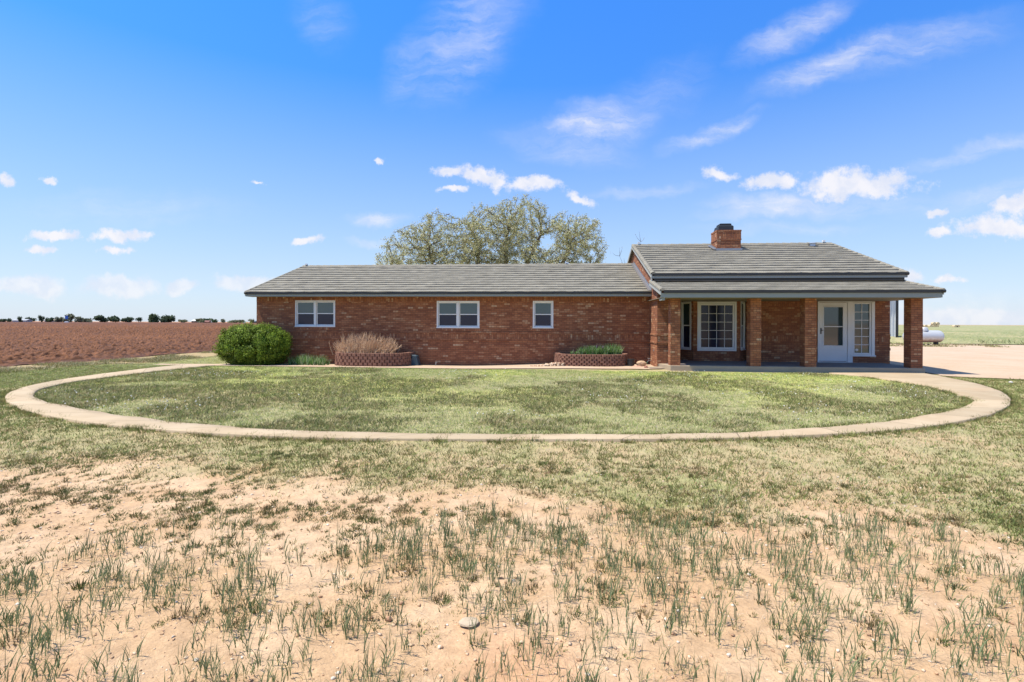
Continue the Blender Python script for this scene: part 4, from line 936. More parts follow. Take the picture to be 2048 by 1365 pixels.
# ------------------------------------------------------------------ green bush
def bush(name, c, r, n, palette, label, cat, leafs=.055, seed=3):
    rg = np.random.default_rng(seed); root = empty(name, (c[0], c[1], 0)); tag(root, label, cat)
    nc = 620; d0 = rg.normal(size=(nc, 3)); d0 /= np.linalg.norm(d0, axis=1)[:, None]
    sq = 1 / (np.abs(d0[:, 0]) ** 2.7 + np.abs(d0[:, 1]) ** 2.5 + np.abs(d0[:, 2]) ** 2.7) ** (1 / 2.6)
    lump = 1 + .03 * (fbm(np.arctan2(d0[:, 1], d0[:, 0]) * 1.3 + 9, d0[:, 2] * 1.8, .8, 3, seed) - .5) * 2 + .06 * rg.normal(size=nc)
    cc_ = d0 * (sq * lump * .90)[:, None]; csz = .10 + .13 * rg.random(nc); ctint = 1 + .22 * rg.normal(size=(nc, 1))
    ix = rg.integers(0, nc, n); q_ = rg.normal(size=(n, 3)); q_ /= np.linalg.norm(q_, axis=1)[:, None]; q_ *= (rg.random(n) ** .45)[:, None]
    P = np.array([0, 0, c[2]]) + cc_[ix] * np.array(r) + q_ * csz[ix][:, None] * np.array([1, 1, .9])
    P[:, 2] = np.maximum(P[:, 2], -.12 + .05 * rg.random(n)); low = ss(.5, .0, P[:, 2]); P[:, :2] *= (1 - .10 * low)[:, None]
    P[:, 2] -= .16 * ss(-.9, -1.7, P[:, 0]) 
    col = pick(palette, n, rg, .14) * ctint[ix]; d = q_ * .8 + d0[ix]
    V_, F_, C_ = leaves(P, d + np.array([0, 0, .3]), np.full(n, leafs), np.clip(col, .004, 1), .6, .6, rg)
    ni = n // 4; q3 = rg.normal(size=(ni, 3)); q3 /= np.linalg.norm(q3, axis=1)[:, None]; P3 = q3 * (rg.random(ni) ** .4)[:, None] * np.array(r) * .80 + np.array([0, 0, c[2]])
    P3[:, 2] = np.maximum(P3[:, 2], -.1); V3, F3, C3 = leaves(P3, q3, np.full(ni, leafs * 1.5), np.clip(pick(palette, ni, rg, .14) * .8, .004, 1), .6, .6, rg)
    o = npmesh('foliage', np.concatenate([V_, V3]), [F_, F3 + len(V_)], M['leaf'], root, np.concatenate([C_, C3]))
    # dark inner twigs
    b_ = MB(); 
    for k in range(70):
        dd = Vector(rg.normal(size=3)); dd.z = abs(dd.z) + .2; dd.normalize()
        b_.tube([(0, 0, -.05), (dd.x * r[0] * .4, dd.y * r[1] * .4, dd.z * r[2] * .7 + .1), (dd.x * r[0] * .8, dd.y * r[1] * .8, dd.z * r[2] * 1.25 + .1)], [.022, .012, .004], 4, False)
    o = b_.build('stem', M['bark'], None); o.parent = root
    return root
bush('round_bush', (-12.22, 19.6, .66), (1.40, .98, .86), 52000, [(.14, .215, .02), (.19, .28, .025), (.09, .15, .016), (.12, .18, .02), (.27, .36, .045)], 'rounded bright green evergreen bush at the left corner of the house', 'bush')

# ------------------------------------------------------------------ planters
m, t = mat('planter_block'); c = t.new('ShaderNodeTexCoord').outputs['Object']
n = t.noise(c, 5, 4, .6); n2 = t.noise(c, 45, 5, .7)
cc = t.mix(n, (.17, .080, .055), (.29, .145, .10)); cc = t.mix(t.maprange(n2, .5, .8, 0, .5), cc, (.36, .20, .15))
principled(t, cc, .92, n2, .9, .02); M['block'] = m
def planter(name, cx, hw_, yfront, h, label, rows=5, seed=1):
    rg = np.random.default_rng(seed); root = empty(name, (cx, 20.0, 0)); tag(root, label, 'planter')
    z0 = float(H(cx, 19.8)); bh_ = (h - z0) / rows; b_ = MB()
    # D-shaped line: semi super-ellipse from wall to wall
    A = np.linspace(math.pi, 2 * math.pi, 400); ex = .62
    lx = hw_ * np.sign(np.cos(A)) * np.abs(np.cos(A)) ** ex; ly = (YL - yfront) * np.abs(np.sin(A)) ** ex
    d = np.concatenate([[0], np.cumsum(np.hypot(np.diff(lx), np.diff(ly)))]); bl = .185
    nb = int(d[-1] / bl)
    for r_ in range(rows):
        for k in range(nb + 1):
            s0 = (k - .5 * (r_ % 2)) * bl; s1 = s0 + bl * .97; s0, s1 = max(s0, 0), min(s1, d[-1])
            if s1 - s0 < .05: continue
            p = np.array([np.interp(s0, d, lx), YL - np.interp(s0, d, ly)]); q = np.array([np.interp(s1, d, lx), YL - np.interp(s1, d, ly)])
            tv = q - p; tv /= np.linalg.norm(tv) + 1e-9; nv = np.array([tv[1], -tv[0]]); o_ = .018 * rg.random() + (rows - r_) * .007 + (.02 if (k + r_ // 2) % 2 else 0)
            e = .018; zb = z0 + r_ * bh_ - (.05 if r_ == 0 else 0); zt_ = z0 + (r_ + 1) * bh_ - .006
            back = -.13
            f1 = p + nv * o_ * .4; f2 = p + tv * e * 1.6 + nv * (o_ + .028); f3 = q - tv * e * 1.6 + nv * (o_ + .028); f4 = q + nv * o_ * .4; b1 = q + nv * back; b2 = p + nv * back
            b_.prism([tuple(f1), tuple(f2), tuple(f3), tuple(f4), tuple(b1), tuple(b2)], 'z', zb, zt_)
    o = b_.build('block_wall', M['block'], None); o.parent = root; o.location = (0, -20.0, 0)
    b_ = MB(); ins = [(float(x_) * .95, YL - float(y_) * .95 - .003 - 20.0) for x_, y_ in zip(lx[::8], ly[::8])]
    b_.prism(ins, 'z', z0 - .05, h - .05); o = b_.build('soil', M['soil'], None); o.parent = root
    return root
M['soil'] = simple('planter_soil', (.12, .085, .065), .95, .4, 10, .8, .02)
planter('block_planter', -7.50, 1.50, 19.30, .44, 'curved red block planter holding the bare tan shrub', 5, 1)
planter('block_planter', 1.26, 1.36, 19.42, .47, 'curved red block planter with spiky irises, near the porch', 6, 2)

# strap-leaved iris clumps
def iris(name, c, rx, ry, n, h, label, seed):
    rg = np.random.default_rng(seed); root = empty(name, c); tag(root, label, 'iris plant')
    x_ = rx * (2 * rg.random(n) - 1); y_ = ry * (2 * rg.random(n) - 1); nb = 13
    X_ = np.repeat(x_, nb) + .02 * rg.normal(size=n * nb); Y_ = np.repeat(y_, nb) + .02 * rg.normal(size=n * nb); m_ = n * nb
    az_ = rg.random(m_) * 6.28; col = pick([(.12, .25, .06), (.17, .32, .09), (.26, .38, .16), (.38, .46, .28), (.08, .19, .04)], m_, rg, .12)
    hh = h * (.6 + .5 * rg.random(m_)) * (1 - .25 * np.abs(X_ / rx) ** 2)
    pb = blades(np.stack([X_, Y_, 0 * X_ - .02], 1), hh, np.full(m_, .030), az_, .15 + .5 * rg.random(m_) ** 1.3, np.clip(col, .01, 1), 4, 1.05, .8, .6)
    o = blade_obj('leaf_blades', [pb], M['leaf'], root); return root
iris('iris_clump', (-10.05, 19.75, float(H(-10, 19.7))), .74, .25, 44, .56, 'low clump of dark green iris leaves left of the left planter', 5)
ir = iris('iris_clump', (1.24, 20.1, .41), .46, .30, 34, .43, 'wider clump of irises with purple blooms in the right planter', 6)
iris('iris_clump', (1.98, 20.05, .41), .36, .25, 20, .52, 'upright clump of iris leaves at the right end of the right planter', 7)
iris('iris_clump', (.55, 20.1, .41), .14, .2, 5, .24, 'small stray iris sprout at the left of the right planter', 8)
M['petal'] = simple('petal', (.13, .02, .20), .6, .2, 20); M['hose'] = simple('hose_green', (.01, .10, .07), .4)
for (fx, fz) in ((.22, .33), (.45, .29)):
    b = MB(); b.tube([(fx, 0, 0), (fx, -.02, fz)], .006, 5)
    for k in range(6):
        a_ = k * 1.05; b.face([(fx, -.02, fz), (fx + .03 * math.cos(a_ + .5), -.02 + .03 * math.sin(a_ + .5), fz + .03), (fx + .055 * math.cos(a_), -.02 + .055 * math.sin(a_), fz + (.06 if k % 2 else -.02)), (fx + .03 * math.cos(a_ - .5), -.02 + .03 * math.sin(a_ - .5), fz + .03)])
    o = b.build('flower', M['petal'], None); o.parent = ir

# bare tan shrub
root = empty('bare_shrub', (-7.75, 20.05, .4)); tag(root, 'leafless tan shrub fanning out of the left block planter', 'shrub')
rg = np.random.default_rng(9); b = MB()
for k in range(330):
    bx = (rg.random() * 2 - 1) * 1.15; az_ = rg.random() * 6.28; ln = .5 + .5 * rg.random(); ox = bx * .55 + .25 * rg.normal()
    lim_ = 1 - .45 * min(1, abs(bx) / 1.2) ** 2
    p = Vector((bx, .25 * rg.normal(), -.02)); d = Vector((ox * .55, .25 * rg.normal(), 1)).normalized(); L_ = ln * lim_ * .95; pts_ = [p]
    for j in range(4):
        d = (d + Vector(rg.normal(size=3)) * .16).normalized(); pts_.append(pts_[-1] + d * L_ / 4)
    b.tube(pts_, [.008, .0065, .005, .0035, .002], 4, False)
    for j in (1, 2, 3):
        for _ in range(2):
            dd = (d + Vector(rg.normal(size=3)) * .5).normalized(); q_ = pts_[j]; b.tube([q_, q_ + dd * L_ * .16, q_ + (dd + Vector((0, 0, .4))).normalized() * L_ * .3], [.0045, .0035, .0015], 3, False)
o = b.build('stems', M['stem'], None); o.parent = root

# bits beside the planters
M['plasticblack'] = simple('black_plastic', (.018, .019, .021), .45, .2, 10); M['bluetin'] = simple('weathered_blue', (.035, .065, .09), .5, .4, 9)
b = MB(); zb = float(H(2.72, 19.85)) + .02
b.tube([(0, 0, 0), (0, 0, .24), (0, 0, .243), (0, 0, .275), (0, 0, .276), (0, 0, .20)], [.125, .14, .152, .152, .135, .125], 24); o = b.build('nursery_pot', M['plasticblack'], smooth=False); o.location = (2.72, 19.75, zb)
tag(o, 'black plastic nursery pot on the ground beside the right planter', 'plant pot')
b = MB(); zb = float(H(-5.85, 20.4))
b.prism([(-.14, 0), (.20, 0), (.10, .42), (-.10, .46)], 'y', -.22, .12); o = b.build('water_bin', M['bluetin'], bevel=.02); o.location = (-5.83, 20.45, zb + .03)
tag(o, 'dark blue tapered bin against the wall at the right end of the left planter', 'bin')
def rock(name, loc, r, col, label, seed=0, rot=0.0):
    import bmesh
    rg = np.random.default_rng(seed); bm = bmesh.new(); bmesh.ops.create_icosphere(bm, subdivisions=3, radius=1)
    for v_ in bm.verts:
        p = np.array(v_.co); k_ = 1 + .32 * (float(fbm(p[0] * 2 + 7 + seed, p[1] * 2 + p[2] * 3.1, 1.0, 3, seed)) - .5); v_.co = Vector((p[0] * r[0] * k_, p[1] * r[1] * k_, p[2] * r[2] * k_))
    me = bpy.data.meshes.new(name); bm.to_mesh(me); bm.free(); me.materials.append(simple(name + '_stone', col, .9, .25, 14, .6, .01)); o = bpy.data.objects.new(name, me); S.collection.objects.link(o)
    o.location = loc; o.rotation_euler.z = rot; return tag(o, label, 'rock')
rock('rock', (3.12, 19.85, float(H(3.3, 19.9)) + .12), (.19, .14, .11), (.48, .34, .22), 'tan boulder by the faucet at the inner corner of the house', 2)
rock('rock', (2.92, 19.5, .02), (.20, .13, .05), (.50, .30, .22), 'flat pinkish stone in front of the tan boulder', 3)
rock('rock', (3.16, 19.05, .05), (.07, .05, .05), (.34, .15, .11), 'small reddish brick piece beside the porch step', 4)
x_, y_ = gz(940, 1243); rock('rock', (x_, y_, float(gh(x_, y_)) + .012), (.058, .045, .014), (.50, .40, .29), 'flat white rock lying in the foreground sand', 5, .3)
x_, y_ = gz(780, 1232); rock('rock', (x_, y_, float(gh(x_, y_)) + .012), (.017, .015, .015), (.42, .24, .15), 'small round brown stone left of the flat white rock', 6)
x_, y_ = gz(2022, 768); rock('rock', (x_, y_, .04), (.05, .04, .035), (.60, .56, .50), 'pale stone among weeds at the right edge of the yard', 7)
b = MB(); b.tube([(3.25, 20.1, .06), (3.35, 20.18, .08), (3.42, 20.28, .13)], .03, 8); o = b.build('hose_end', M['hose']); tag(o, 'short green hose end hanging from the wall faucet', 'hose')
b = MB(); b.tube([(-4.95, 20.3, -.14), (-4.95, 20.3, .06)], .018, 8); b.tube([(-4.95, 20.3, .0), (-4.91, 20.3, .02), (-4.9, 20.3, .05)], .014, 6); o = b.build('water_pipe', M['flash']); tag(o, 'short upright grey pipe standing by the middle of the brick wall', 'pipe')

# ------------------------------------------------------------------ big tree behind the house: grown by space colonisation
def grow(att, trunks, step=.28, kill=.5, infl=3.2, iters=140, rg=None):
    nodes = [np.array(p, float) for tr in trunks for p in tr]; par = []
    k = 0
    for tr in trunks:
        for i in range(len(tr)): par.append(k + i - 1 if i else -1)
        k += len(tr)
    nodes = np.array(nodes); par = list(par); att = att.copy(); D = np.full(len(att), 1e9); I = np.zeros(len(att), int)
    def upd(new, i0):
        nonlocal D, I
        dd = np.linalg.norm(att[:, None] - new[None], axis=2); j = dd.argmin(1); m_ = dd[np.arange(len(att)), j]; c_ = m_ < D; D = np.where(c_, m_, D); I = np.where(c_, j + i0, I)
    upd(nodes, 0)
    for _ in range(iters):
        k_ = D > kill; att = att[k_]; D = D[k_]; I = I[k_]
        if not len(att): break
        a_ = D < infl
        if not a_.any(): break
        dirs = att[a_] - nodes[I[a_]]; dirs /= np.linalg.norm(dirs, axis=1)[:, None] + 1e-9
        u_, inv = np.unique(I[a_], return_inverse=True); s_ = np.zeros((len(u_), 3)); np.add.at(s_, inv, dirs)
        s_ = s_ / (np.linalg.norm(s_, axis=1)[:, None] + 1e-9) + .28 * rg.normal(size=s_.shape); s_ /= np.linalg.norm(s_, axis=1)[:, None]
        new = nodes[u_] + s_ * step; i0 = len(nodes); nodes = np.concatenate([nodes, new]); par += list(u_); upd(new, i0)
        if len(nodes) > 14000: break
    return nodes, np.array(par)
def branch_mesh(nodes, par, tip=.012, expn=2.4, rmax=.4):
    n = len(nodes); r_ = np.zeros(n); kids = np.zeros(n, int)
    for i in range(n):
        if par[i] >= 0: kids[par[i]] += 1
    acc = np.where(kids == 0, tip ** expn, 0.0)
    for i in range(n - 1, -1, -1):
        if par[i] >= 0: acc[par[i]] += acc[i]
    r_ = np.minimum(acc ** (1 / expn), rmax); i = np.where(par >= 0)[0]; a = nodes[par[i]]; b_ = nodes[i]; d = b_ - a; d /= np.linalg.norm(d, axis=1)[:, None] + 1e-9
    ref = np.where(np.abs(d[:, 2:3]) < .9, [[0, 0, 1.]], [[1., 0, 0]]); s_ = np.cross(d, ref); s_ /= np.linalg.norm(s_, axis=1)[:, None]; t_ = np.cross(d, s_)
    K = 5; V_ = []
    for (c_, rr) in ((a, np.minimum(r_[par[i]], r_[i] * 1.5)), (b_ + d * .01, r_[i])):
        for k in range(K): an = k * 2 * math.pi / K; V_.append(c_ + (s_ * math.cos(an) + t_ * math.sin(an)) * rr[:, None])
    V_ = np.stack(V_, 1).reshape(-1, 3); o = (np.arange(len(i)) * 2 * K)[:, None]
    F_ = np.concatenate([o + np.array([k, (k + 1) % K, K + (k + 1) % K, K + k]) for k in range(K)])
    return V_, F_, kids, r_
rg = np.random.default_rng(5)
# crown lobes (x, y, z, rx, ry, rz)
LOB = [(-9.4, 34, 5.6, 3.1, 2.6, 2.8), (-8.0, 33.6, 7.0, 2.1, 2.0, 2.2), (-4.6, 34, 7.0, 2.6, 2.8, 2.6), (-2.6, 34.4, 8.2, 2.4, 2.2, 2.1), (-1.0, 34, 6.0, 3.2, 3, 2.6), (1.0, 34, 6.6, 2.2, 2.4, 2.7), (-5.9, 34, 5.0, 3.0, 2.6, 2.3), (-11.2, 34, 4.7, 1.5, 1.6, 1.9), (-7.0, 34, 5.4, 2.4, 2.4, 2.6), (-5.9, 34, 7.6, .7, .9, 1.9)]
att = []
for L_ in LOB:
    n = int(150 * L_[3] * L_[4] * L_[5]); p = rg.normal(size=(n, 3)); p /= np.linalg.norm(p, axis=1)[:, None]; p *= (rg.random(n) ** (1 / 2.2))[:, None]
    att.append(np.array(L_[:3]) + p * np.array(L_[3:]))
att = np.concatenate(att); att = att[(att[:, 2] > 2.6)]
hole = np.linalg.norm((att - np.array([-.75, 34, 7.0])) / np.array([.55, 9, .6]), axis=1) < 1; att = att[~hole]
gap = fbm(att[:, 0] + .3 * att[:, 1], att[:, 2], 1.7, 3, 211, .5); att = att[gap > np.where(att[:, 0] < -5.5, .22, .31)]
def limb(base, tgt, sag, n=0):
    b_ = np.array(base, float); t_ = np.array(tgt, float); L_ = np.linalg.norm(t_ - b_); n = int(L_ / .3); out = []
    for i in range(n + 1):
        f = i / n; p = b_ + (t_ - b_) * f; p[2] += sag * math.sin(f * math.pi); p += np.array([.16 * math.sin(f * 9 + tgt[0]), .1 * math.cos(f * 7), .10 * math.sin(f * 11 + tgt[0] * 2)]) * min(1, f * 3); out.append(tuple(p))
    return out
trunks = [limb((-4.6, 34, -.1), (-11.3, 34.2, 4.5), -.3), limb((-4.5, 34, -.1), (-8.8, 33.7, 6.6), -.2), limb((-4.4, 34.1, -.1), (-6.0, 34.2, 8.2), .2), limb((-4.2, 34, -.1), (-3.3, 34, 8.0), .2), limb((-4.0, 33.9, -.1), (-1.4, 33.8, 7.4), -.1), limb((-3.9, 34, -.1), (.9, 34.3, 7.2), -.4), limb((-3.8, 34.1, -.1), (2.1, 34, 4.6), -.2)]
nodes, par = grow(att, trunks, .24, .30, 3.0, 190, rg)
V_, F_, kids, rr = branch_mesh(nodes, par, .012, 2.25, .34)
tree = empty('shade_tree', (-4.2, 34, 0)); tag(tree, 'large spreading tree with pale olive spring growth behind the long roof', 'tree')
sh_ = np.array([-4.2, 34, 0])
big_ = np.repeat(rr[par >= 0] > .062, 1)
Fi = F_.reshape(5, -1, 4)
o = npmesh('trunk', V_ - sh_, [Fi[:, big_].reshape(-1, 4)], M['bark'], tree)
o = npmesh('branches', V_ - sh_, [Fi[:, ~big_].reshape(-1, 4)], M['bark'], tree)
tw = np.where(rr < .045)[0]; tw = tw[par[tw] >= 0]
dens = fbm(nodes[tw, 0], nodes[tw, 2], 1.3, 3, 201); dcol = dens
cnt = np.where(rg.random(len(tw)) < .45, 21, 6) * (1 + .5 * (dens > .5)); cnt = cnt.astype(int); idx = np.repeat(tw, cnt); n = len(idx)
f = rg.random(n)[:, None]; P = nodes[par[idx]] * (1 - f) + nodes[idx] * f + rg.normal(size=(n, 3)) * .10
N_ = rg.normal(size=(n, 3)) + np.array([0, 0, .5])
col = pick([(.52, .53, .26), (.62, .60, .36), (.42, .44, .19), (.68, .65, .46), (.34, .33, .16)], n, rg, .12)
V2, F2, C2 = leaves(P - sh_, N_, np.full(n, .095), np.clip(col, .02, 1), .5, .5, rg)
o = npmesh('crown', V2, [F2], M['leaf'], tree, C2)

# thin bare young tree beside the high roof
def sapling(name, c, h, n, label, seed, spread=.9):
    rg = np.random.default_rng(seed); root = empty(name, (c[0], c[1], 0)); tag(root, label, 'tree')
    b_ = MB(); tips = []
    for k in range(n):
        d = Vector((spread * rg.normal() * .3, .2 * rg.normal(), 1)).normalized(); p = Vector((0, 0, 0)); L_ = h * (.6 + .4 * rg.random()); pts_ = [p.copy()]
        for j in range(7):
            d = (d + Vector(rg.normal(size=3)) * .10 + Vector((0, 0, .06))).normalized(); p = p + d * L_ / 7; pts_.append(p.copy())
        b_.tube(pts_, [.06, .05, .04, .032, .025, .018, .012, .006], 5, False)
        for j in range(3, 8):
            for _ in range(3):
                dd = (d * .8 + Vector(rg.normal(size=3)) * .5).normalized(); q_ = pts_[j]; e = q_ + dd * .55 + Vector((0, 0, .15)); b_.tube([q_, q_ + dd * .3, e], [.014, .009, .004], 3, False); tips += [e, q_ + dd * .3]
    o = b_.build('trunk', M['bark'], None); o.parent = root
    P = np.array([tuple(t_) for t_ in tips]); P = np.repeat(P, 2, 0) + .05 * rg.normal(size=(2 * len(tips), 3))
    V_, F_, C_ = leaves(P, rg.normal(size=P.shape), np.full(len(P), .06), pick([(.45, .42, .25), (.36, .30, .18)], len(P), rg), .5, .5, rg)
    npmesh('crown', V_, [F_], M['leaf'], root, C_)
sapling('young_tree', (4.55, 35, 0), 7.4, 7, 'thin nearly bare young tree between the big tree and the high gable', 12)

# ------------------------------------------------------------------ propane tank, barn, hay, distant things
tank = empty('propane_tank', (31.6, 44.6, 0)); tag(tank, 'silver grey propane tank on short feet at the far edge of the yard', 'tank')
m, t = mat('tank_paint'); c = t.new('ShaderNodeTexCoord').outputs['Object']; n = t.noise(c, 4, 6, .7)
cc = t.mix(n, (.48, .50, .52), (.62, .63, .64)); sz = t.new('ShaderNodeSeparateXYZ', inp={0: c}).outputs[2]
cc = t.mix(t.math('MULTIPLY', t.maprange(t.math('ADD', sz, t.math('MULTIPLY', n, .3)), .72, .45), .7), cc, (.33, .16, .09))
principled(t, cc, .42, n, .1, .01, Metallic=.25); M['tank'] = m
b = MB(); prof = []; Rr = .49; L2 = 1.16; cz = .68
for k in range(9): a_ = k / 8 * math.pi / 2; prof.append((-L2 - .36 * math.cos(a_), max(.001, Rr * math.sin(a_))))
prof += [(-p, r_) for p, r_ in prof[::-1]]
# tank axis runs left to right
rings = [[(p, r_ * math.cos(2 * math.pi * k / 28), cz + r_ * math.sin(2 * math.pi * k / 28)) for k in range(28)] for p, r_ in prof]
for i in range(len(rings) - 1):
    for k in range(28): b.face([rings[i][k], rings[i + 1][k], rings[i + 1][(k + 1) % 28], rings[i][(k + 1) % 28]])
o = b.build('tank_body', M['tank'], None, smooth=True); o.parent = tank
b = MB(); b.tube([(0, 0, cz + .46), (0, 0, cz + .66), (0, 0, cz + .74), (0, 0, cz + .76)], [.34, .30, .24, .08], 20); o = b.build('dome_cover', M['tank'], None, smooth=False); o.parent = tank
for sx in (-1.0, 1.0):
    b = MB(); b.box(sx - .05, sx + .05, -.2, .2, -.02, .28); o = b.build('foot', M['dark'], None); o.parent = tank
tank.location = (29.35, 44.3, 0); tank.rotation_euler.z = rad(4)

barn = empty('metal_barn', (32.5, 57, 0)); tag(barn, 'white ribbed metal barn glimpsed behind the right end of the house', 'barn')
m, t = mat('ribbed_metal'); c = t.new('ShaderNodeTexCoord').outputs['Object']
wv = t.new('ShaderNodeTexWave', inp={0: c, 'Scale': 1.05, 'Distortion': 0.0}); wv.bands_direction = 'X'
principled(t, t.mix(t.noise(c, .6, 4, .6), (.66, .67, .68), (.76, .77, .78)), .4, wv.outputs['Fac'], 1.0, .05); M['ribbed'] = m
bx1 = 34.95 - 32.5
b = MB(); b.box(-9.5, bx1 - .32, -.6, 11, 0, 5.2); o = b.build('wall', M['ribbed'], None); o.parent = barn
b = MB(); 
for k in range(4): xx = bx1 - .32 - .02 - k * .30; b.box(xx, xx + .05, -.66, -.603, .0, 5.2)
o = b.build('wall_rib', M['white'], None); o.parent = barn
b = MB(); b.box(bx1 - .30, bx1 - .02, -.66, -.3, 0, 5.2); o = b.build('corner_trim', M['drip'], None); o.parent = barn
b = MB(); b.prism([(-9.9, 5.15), (bx1 + .25, 5.15), (bx1 + .25, 5.3), (-3.8, 6.7), (-9.9, 5.5)], 'y', -.9, 11.3); o = b.build('roof', M['flash'], None); o.parent = barn

M['hay'] = simple('hay', (.55, .44, .28), .95, .2, 1.2, .8, .08)
def at(X, Y, dist):  # point on the ground seen in image column X at a given distance
    r = ray(X, Y); s_ = dist / math.hypot(r[0], r[1]); return r[0] * s_, r[1] * s_
def haystack(X, wd, ht, label, seed, slope=0):
    rg = np.random.default_rng(seed); x_, y_ = at(X, 650, 330); root = empty('haystack', (x_, y_, 0)); tag(root, label, 'haystack'); b_ = MB()
    nc = max(1, int(wd / 1.5)); 
    for k in range(nc):
        rows_ = max(1, int(round(ht / 1.5 * (1 - slope * (1 - (k + 1) / nc)))))
        for r_ in range(rows_):
            cx_ = -wd / 2 + (k + .5) * wd / nc + .1 * rg.normal(); b_.tube([(cx_, -.8, .7 + 1.35 * r_), (cx_, .8, .7 + 1.35 * r_)], .76, 12)
    o = b_.build('bales', M['hay'], None); o.parent = root
haystack(1850, 5.5, 2.2, 'low wide stack of tan bales on the right horizon, above the propane tank', 1)
haystack(1867, 4.6, 3.2, 'taller stepped stack of tan bales on the right horizon', 2, .6)
haystack(1912, 3.0, 1.6, 'lone small bale pair on the right horizon, far from the two stacks', 3)

# distant trees on the left horizon
def far_tree(X, wpx, hpx, label, dist=700, seed=0, shape=0):
    rg = np.random.default_rng(seed); x_, y_ = at(X, 640, dist); sc = dist / 1024
    h_ = hpx * sc; w_ = wpx * sc; root = empty('distant_tree', (x_, y_, 0)); tag(root, label, 'tree', 'trees along the left horizon')
    b_ = MB(); b_.tube([(0, 0, 0), (.02 * w_, 0, h_ * .35), (0, 0, h_ * .7)], [.05 * h_, .035 * h_, .012 * h_], 6); b_.tube([(0, 0, h_ * .3), (w_ * .25, 0, h_ * .6)], [.03 * h_, .01 * h_], 5); b_.tube([(0, 0, h_ * .25), (-w_ * .25, 0, h_ * .55)], [.03 * h_, .01 * h_], 5)
    o = b_.build('trunk', M['bark'], None); o.parent = root
    n = 520; lob = [((rg.random() - .5) * w_ * .62, (rg.random() - .5) * w_ * .3, h_ * (.22 + .50 * rg.random()), w_ * (.20 + .12 * rg.random()), h_ * (.24 + .10 * rg.random())) for _ in range(8)]
    L_ = np.array(lob)[rg.integers(0, 8, n)]; p = rg.normal(size=(n, 3)); p /= np.linalg.norm(p, axis=1)[:, None]; p *= (rg.random(n) ** .4)[:, None]
    P = L_[:, :3] + p * np.stack([L_[:, 3], L_[:, 3], L_[:, 4]], 1); P[:, 2] = np.maximum(P[:, 2], .04 * h_)
    pal = [[(.08, .12, .06), (.10, .14, .075), (.06, .09, .05)], [(.20, .21, .13), (.24, .24, .16), (.16, .18, .11)]][shape]
    V_, F_, C_ = leaves(P, p, np.full(n, w_ * .16), np.clip(pick(pal, n, rg, .15), .01, 1), .7, .6, rg)
    npmesh('crown', V_, [F_], M['leaf'], root, C_)
FT = [(3, 14, 4, 'low dark shrubby tree at the extreme left of the horizon', 0), (20, 9, 5, 'small dark tree just right of the leftmost horizon tree', 0), (40, 8, 9, 'slim dark tree third from the left on the horizon', 0),
      (60, 16, 7, 'wide dark tree left of the narrow pointed one', 0), (83, 9, 13, 'narrow taller tree with a pointed crown left of the blue sign', 0), (99, 14, 8, 'low round tree right of the pointed tree', 0), (118, 12, 9, 'dull green tree just left of the blue sign', 1), (131, 10, 7, 'small olive tree behind the blue sign post', 1),
      (141, 16, 14, 'pale olive tree directly right of the blue sign', 1), (158, 14, 9, 'thin brownish tree second to the right of the blue sign', 1), (175, 18, 8, 'low hazy tree midway between the blue sign and the dark round trees', 1),
      (202, 22, 12, 'dark spreading tree with a gap in its crown, first of the big dark group', 0), (231, 24, 13, 'broad dark domed tree, second of the big dark group', 0), (248, 12, 8, 'small bushy tree squeezed against the right of the broad domed tree', 0), (259, 14, 10, 'medium round tree between the two tallest dark trees', 0), (277, 10, 9, 'little round tree just left of the tallest horizon tree', 0),
      (302, 25, 16, 'tallest and fullest dark green tree on the left horizon', 0), (337, 24, 14, 'lopsided dark tree right of the tallest one', 0), (325, 12, 7, 'low bush like tree between the tallest and the lopsided tree', 0), (366, 14, 5, 'faint low tree right of the lopsided one', 1),
      (400, 18, 7, 'low grey green tree left of the distant shed roof', 1), (415, 26, 7, 'wide low tree behind the long distant shed', 0), (430, 12, 6, 'small tree right of the distant shed', 0), (446, 8, 7, 'thin tree halfway between the shed and the house corner', 1), (468, 24, 4, 'flat low tree line clump toward the house corner', 1), (484, 14, 5, 'faint tree second from the house corner', 1), (503, 12, 8, 'grey green tree nearest the house corner', 1)]
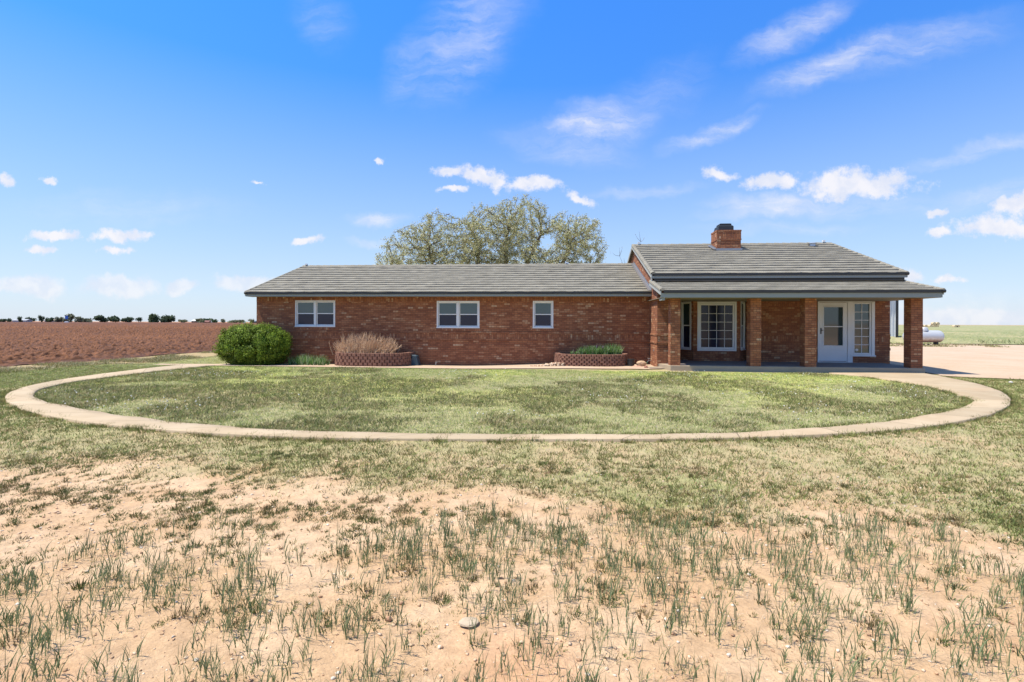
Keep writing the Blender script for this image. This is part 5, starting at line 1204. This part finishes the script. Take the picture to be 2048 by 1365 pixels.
for k, (X, wp, hp, lab, s_) in enumerate(FT): far_tree(X, wp * .9, hp * .82 + 2.0, lab, 640 + (k * 37 % 60), 300 + k, s_)
def far_building(X, wpx, hpx, colw, colr, label, dist=690):
    x_, y_ = at(X, 640, dist); sc = dist / 1024; w_ = wpx * sc; h_ = hpx * sc + 1.0; root = empty('distant_building', (x_, y_, 0)); tag(root, label, 'building')
    b_ = MB(); b_.box(-w_ / 2, w_ / 2, -3, 3, 0, h_ * .6); o = b_.build('wall', simple('far_wall', colw, .8), None); o.parent = root
    b_ = MB(); b_.prism([(-3.4, h_ * .6), (3.4, h_ * .6), (0, h_)], 'x', -w_ / 2 - .4, w_ / 2 + .4); o = b_.build('roof', simple('far_roof', colr, .6), None); o.parent = root
far_building(396, 17, 4, (.12, .05, .04), (.65, .67, .70), 'long dark shed with a pale metal roof on the left horizon'); far_building(413, 14, 2.5, (.18, .06, .05), (.30, .14, .12), 'low red brown shed joined to the right of the pale roofed shed')
far_building(425, 12, 3, (.7, .7, .7), (.75, .76, .78), 'small white building right of the red brown shed'); far_building(45, 22, 3.5, (.50, .46, .42), (.32, .34, .38), 'long grey roofed house among trees at the far left'); far_building(107, 20, 4, (.50, .38, .30), (.42, .34, .30), 'low tan house on the horizon left of the blue sign')
far_building(484, 8, 2.5, (.7, .7, .7), (.7, .7, .7), 'tiny white shed on the horizon near the house corner'); far_building(509, 8, 3, (.05, .06, .08), (.10, .13, .18), 'small dark vehicle sized building beside the house corner')
# blue sign by the road
x_, y_ = at(133, 640, 505); sg = empty('road_sign', (x_, y_, 0)); tag(sg, 'small blue sign on a post beside the far road', 'sign')
M['signblue'] = simple('sign_blue', (.02, .10, .42), .5, .1); b = MB(); b.box(-1.2, 1.2, -.05, .05, 3.0, 5.6); o = b.build('sign_panel', M['signblue'], None); o.parent = sg
b = MB(); b.box(-.12, .12, .06, .2, 0, 5.4); o = b.build('post', M['dark'], None); o.parent = sg
b = MB(); b.box(-1.5, 1.5, -.4, .4, -.02, 1.1); b.box(-1.0, 1.0, -.3, .3, 1.1, 1.5); o = b.build('sign_base', M['white'], None); o.parent = sg
